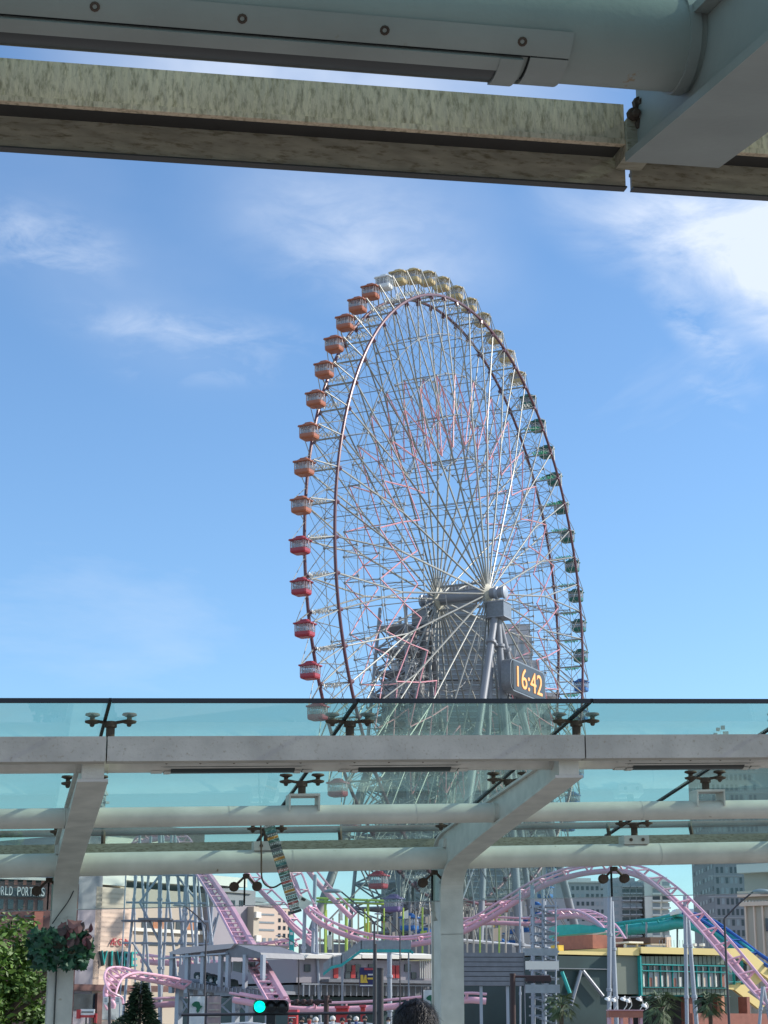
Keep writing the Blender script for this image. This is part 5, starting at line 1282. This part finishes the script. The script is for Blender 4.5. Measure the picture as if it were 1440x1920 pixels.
def palm(px, ptop, Y, label, sc=1.0, seed=1):
    c = P(px, ptop, Y); base = V((c.x, c.y, 0)); t = thing('palm_tree', label, 'tree', base, 'palm trees below the hall'); rnd = random.Random(seed)
    b = MB(); b.tube(base, c, .16*sc, 8, .13*sc); b.build('trunk', m_bark, t)
    b = MB()
    for i in range(46):
        a = rnd.uniform(0, 6.28); el = rnd.uniform(-.9, 1.3); L_ = rnd.uniform(.8, 1.25)*sc; d = V((math.cos(a)*math.cos(el), math.sin(a)*math.cos(el), math.sin(el)))
        tip = c+d*L_-V((0, 0, .25*L_)); sd_ = d.cross(UPZ)
        if sd_.length < .1: sd_ = V((1, 0, 0))
        sd_.normalize(); mid = c+d*L_*.55
        for k in range(11):
            f = -1+2*k/10; e = tip+sd_*f*.5*L_-V((0, 0, abs(f)*.22*L_)); w = sd_*.022+V((0, 0, .015))
            b.add([mid, mid.lerp(e, .5)+w, e, mid.lerp(e, .5)-w], [(0, 1, 2, 3)])
        b.tube(c, mid, .015, 3, caps=False)
    b.build('fronds', m_palm, t, kind='stuff')
palm(1240, 1888, 98, 'shaggy palm tree before the undercroft between portal and columns', 1.15, 1)
palm(1331, 1880, 100, 'smaller palm tree beside the orange slide under the hall', .8, 2)
palm(1052, 1884, 98, 'brownish palm tree in front of the dark green wing', .85, 3)
# low shrubs at the mall foot
for i, (px, py, Y, w, lab) in enumerate(((160, 1921, 80, 1.5, 'low green shrub below the small red shop sign'), (222, 1912, 75, .5, 'small pointed shrub between sign post and conifer'))):
    c = P(px, py, Y); t = thing('shrub', lab, 'shrub', V((c.x, c.y, 0))); b = MB(); leaf_cloud(b, V((c.x, c.y, c.z-.6)), (w*.7, .5, .7 if i == 0 else .65), 2500, .06, 20, 30+i, .2); b.build('foliage', m_conif if i else m_leaf, t, kind='stuff')
    b = MB(); b.tube(V((c.x, c.y, 0)), V((c.x, c.y, c.z-.5)), .04, 5); b.build('stem', m_bark, t)
# hanging flower basket on the left post
lq, zq = canopy_atd(112, 1775, 17.86); bc = C(lq, 17.86, zq)
hb_ = thing('flower_basket', 'planter of green ivy and dark red leaves strapped to the left canopy post', 'planter', bc-V((0, 0, .2)))
b = MB(); b.lathe(bc-V((0, 0, .16)), [(.08, 0), (.15, .05), (.19, .16), (.19, .2), (.15, .21)], 16); b.build('basket', m_soil, hb_, smooth=40)
def leafshape(w, h, kind):
    prof = [(0, -.5), (.28, -.42), (.5, -.1), (.36, .2), (0, .6), (-.36, .2), (-.5, -.1), (-.28, -.42)] if kind else [(0, -.45), (.3, -.5), (.28, -.15), (.5, .0), (.2, .15), (0, .55), (-.2, .15), (-.5, 0), (-.28, -.15), (-.3, -.5)]
    b = MB(); vs = [V((x*w, -.12*w*(1-abs(x)*2.2), z*h)) for x, z in prof]; n = len(vs); vs.append(V((0, -.14*w, 0))); b.add(vs, [(i, (i+1) % n, n) for i in range(n)])
    return b
me_ivy = leafshape(.075, .085, 0).mesh('leaf'); me_ivy.materials.append(m_ivy)
ivy_mats = [m_ivy, mat('ivy_leaf_dark', (.006, .035, .02), .5, 0, .2, 9), mat('ivy_leaf_teal', (.012, .065, .04), .45, 0, .2, 9), mat('ivy_leaf_light', (.025, .10, .035), .45, 0, .2, 9)]
me_i = []
for m_ in ivy_mats:
    x = leafshape(.075, .085, 0).mesh('leaf'); x.materials.append(m_); me_i.append(x)
me_c = []
for m_ in (m_calad, mat('caladium_pale', (.30, .13, .13), .45, 0, .2, 12), mat('caladium_dark', (.07, .03, .035), .45, 0, .2, 12)):
    x = leafshape(.10, .13, 1).mesh('leaf'); x.materials.append(m_); me_c.append(x)
rnd = random.Random(4)
# size: about 115 px wide and 85 px high -> .62 x .45 m
for i in range(280):
    a = rnd.uniform(math.pi, 2*math.pi) if rnd.random() < .8 else rnd.uniform(0, 6.28); u = rnd.uniform(0, 1)**.35; h = rnd.uniform(-.21, .15)
    rx = .30*math.sqrt(max(.1, 1-((h+.02)/.30)**2)); p = bc+LL*math.cos(a)*rx*u+DD*math.sin(a)*rx*.75*u+V((0, 0, h))
    eu = Matrix.Rotation(rnd.uniform(-.9, .9), 3, 'Z') @ Matrix.Rotation(rnd.uniform(-.9, .7), 3, 'X') @ Matrix.Rotation(rnd.uniform(-2.6, 2.6), 3, 'Y')
    sc_ = rnd.uniform(.8, 1.55)
    inst('leaf', rnd.choice(me_i), hb_, p, eu*sc_)
for i in range(34):
    p = bc+LL*rnd.uniform(-.0, .28)+DD*rnd.uniform(-.26, -.02)+V((0, 0, rnd.uniform(.0, .23)))
    eu = Matrix.Rotation(rnd.uniform(-.7, .7), 3, 'Z') @ Matrix.Rotation(rnd.uniform(-.9, .3), 3, 'X') @ Matrix.Rotation(rnd.uniform(-1.2, 1.2), 3, 'Y')
    inst('leaf', rnd.choice(me_c), hb_, p, eu*rnd.uniform(.5, .95))
b = MB(); b.box(C(.775, 18.06, zq-.1), (.3, .01, .03), LL, DD); b.build('strap', m_dark, hb_)

# ------------------------------------------------------------------ cars and people
def car(px, Y, label, rot=0):
    c = P(px, 1913, Y); c.z = 0.0; t = thing('parked_car', label, 'car', c, 'cars parked beyond the crowd')
    X = V((math.cos(rot), math.sin(rot), 0)); D_ = UPZ.cross(X)
    prof = [(-2.1, .35), (-2.15, .8), (-1.9, .95), (-1.2, 1.0), (-.7, 1.42), (.7, 1.5), (1.5, 1.42), (1.95, 1.0), (2.1, .9), (2.12, .35)]
    b = MB(); b.prism([c+X*x-D_*.82+UPZ*z for x, z in prof], D_*1.64); b.build('body', m_carwhite, t, smooth=20)
    b = MB()
    for s_ in (-.83, .83): b.prism([c+X*x+D_*(s_-.01)+UPZ*z for x, z in ((-1.05, 1.02), (-.62, 1.36), (.65, 1.42), (1.4, 1.35), (1.65, 1.03))], D_*.02)
    b.build('window', m_win, t)
    for x in (-1.35, 1.35):
        for s_ in (-.8, .62): b = MB(); b.tube(c+X*x+D_*s_+UPZ*.33, c+X*x+D_*(s_+.18)+UPZ*.33, .33, 16); b.build('wheel', m_tyre, t)
car(436, 88, 'white car whose roof shows beside the green signal'); car(590, 92, 'white car behind the crowd left of the brown pole'); car(648, 96, 'white car behind the crowd right of the brown pole')
def person(px, pytop, Y, label, shirt, h=None, seed=0, hair=m_hair, base=0):
    rnd = random.Random(seed); top = P(px, pytop, Y); H = top.z-base; bp_ = V((top.x, top.y, base)); t = thing('person', label, 'person', bp_)
    J = {'pelvis': (0, 0, .52), 'chest': (0, 0, .72), 'neck': (0, -.005, .83), 'head0': (0, -.01, .87), 'head1': (0, -.01, .955),
         'shl': (-.105, 0, .80), 'ell': (-.135, 0, .63), 'hal': (-.125, -.04, .47), 'shr': (.105, 0, .80), 'elr': (.135, 0, .63), 'har': (.125, -.04, .47),
         'hil': (-.05, 0, .50), 'knl': (-.055, -.01, .28), 'anl': (-.06, .01, .04), 'tol': (-.065, -.08, .015), 'hir': (.05, 0, .50), 'knr': (.055, -.01, .28), 'anr': (.06, .01, .04), 'tor': (.065, -.08, .015)}
    Rr = {'pelvis': .085, 'chest': .085, 'neck': .034, 'head0': .044, 'head1': .05, 'shl': .04, 'ell': .026, 'hal': .02, 'hil': .055, 'knl': .036, 'anl': .025, 'tol': .02}
    ks = list(J); ed = [('pelvis', 'chest'), ('chest', 'neck'), ('neck', 'head0'), ('head0', 'head1'), ('chest', 'shl'), ('shl', 'ell'), ('ell', 'hal'), ('chest', 'shr'), ('shr', 'elr'), ('elr', 'har'), ('pelvis', 'hil'), ('hil', 'knl'), ('knl', 'anl'), ('anl', 'tol'), ('pelvis', 'hir'), ('hir', 'knr'), ('knr', 'anr'), ('anr', 'tor')]
    me = bpy.data.meshes.new('body'); me.from_pydata([V(J[k])*H for k in ks], [(ks.index(a), ks.index(c)) for a, c in ed], [])
    o = bpy.data.objects.new('body', me); COL.objects.link(o); o.parent = t; me.materials.append(shirt)
    md = o.modifiers.new('skin', 'SKIN')
    for i, k in enumerate(ks):
        kk = k.replace('shr', 'shl').replace('elr', 'ell').replace('har', 'hal').replace('hir', 'hil').replace('knr', 'knl').replace('anr', 'anl').replace('tor', 'tol'); r = Rr[kk]*H
        sv = me.skin_vertices[0].data[i]; sv.radius = (r, r); sv.use_root = (k == 'pelvis')
    sb = o.modifiers.new('sub', 'SUBSURF'); sb.levels = sb.render_levels = 1 if Y > 20 else 2
    b = MB(); n = 16; fy = -1 if Y < 20 else 1; hc = bp_+V((0, -.01*H*fy, .935*H)); prof = []
    for i in range(11):
        a = math.pi*i/10; prof.append((max(.002, math.sin(a)*.051*H), -math.cos(a)*.066*H))
    b.lathe(hc, prof, n); b.build('face', m_skin, t, smooth=60)
    b = MB(); hr = bp_+V((0, .010*H*fy-.01*H, .945*H)); rx = .0625*H
    prof = [(max(.002, math.sin(a)*rx), -math.cos(a)*.062*H) for a in [math.pi*((.08 if Y < 20 else .32)+(.92 if Y < 20 else .68)*i/12) for i in range(13)]]; b.lathe(hr, prof, 24); 
    for v in b.v:
        k = (v-hr); v += V((k.x*.0, 0, 0))+k*.05*math.sin(k.x*90+k.z*70)
    ho = b.build('hair', hair, t, smooth=60)
    if Y < 20:   # strands on the near head
        b = MB(); rs = random.Random(2)
        for i in range(2600):
            a = rs.uniform(0, 6.28); e = math.acos(rs.uniform(-.35, 1)); d = V((math.sin(e)*math.cos(a), math.sin(e)*math.sin(a), math.cos(e))); p = hr+V((d.x*rx, d.y*rx, d.z*.062*H))
            tg_ = (V((d.x*.8, d.y*.8, -1))-d*d.dot(V((d.x*.8, d.y*.8, -1)))).normalized()+V((rs.gauss(0, .25), rs.gauss(0, .25), 0)); s_ = tg_.cross(d).normalized()*.0022; L_ = rs.uniform(.02, .045)
            b.add([p-s_, p+s_, p+tg_*L_+d*rs.uniform(.001, .009)], [(0, 1, 2)])
        b.build('hair_strand', hair, t, kind='stuff')
    return t
shirts = [mat('shirt_dark', (.03, .03, .04), .9), mat('shirt_white', (.6, .6, .6), .9), mat('shirt_red', (.4, .05, .05), .9), mat('shirt_blue', (.06, .1, .25), .9)]
hat = mat('white_hat', (.7, .68, .62), .8)
person(779, 1878, 8.8, 'person with black hair whose head top shows before the canopy post', shirts[0], seed=1)
PP = [(566, 1906, 0, m_hair, 'dark haired person at the left end of the crowd'), (580, 1903, 2, m_hair, 'dark haired person in red left of the brown signal pole'), (592, 1907, 1, hat, 'person in white cap just left of the brown signal pole'), (624, 1905, 1, hat, 'person in white hat just right of the brown pole'), (642, 1908, 2, m_hair, 'dark haired person in red right of the white hat'), (655, 1903, 0, m_hair, 'tall dark haired person near the middle of the crowd'), (668, 1906, 3, hat, 'person in pale hat left of the twin dark poles'), (684, 1904, 0, m_hair, 'dark haired person close to the twin dark poles'), (728, 1907, 1, m_hair, 'dark haired person right of the twin dark poles'), (545, 1910, 3, m_hair, 'person in blue below the traffic signal')]
for i, (x, y, s_, hr_, lab) in enumerate(PP): person(x, y, 66+i*1.3, lab, shirts[s_], seed=i, hair=hr_)
# red ticket stalls behind the crowd
for i, (x0, x1, y0, lab) in enumerate(((630, 652, 1886, 'red stall behind the crowd left of the twin poles'), (676, 684, 1884, 'narrow red post booth beside the twin poles'), (540, 556, 1893, 'small red booth below the drop of the coaster'))):
    k = Bld('ticket_stall', lab, 'stall', x0, x1, 100, 100, 2); k.px('booth', m_red, x0, y0+5, x1, 1920, 0, 2, ground=True); k.px('roof', m_signred, x0-2, y0, x1+2, y0+4.7, -.4, 2.4); k.px('counter', m_signwhite, x0+2, y0+14, x1-2, y0+15.5, -.3, -.02)
# hedge line of greenery far right/left bottom
print('objects', len(bpy.data.objects), 'tris', sum(len(m.polygons) for m in bpy.data.meshes))
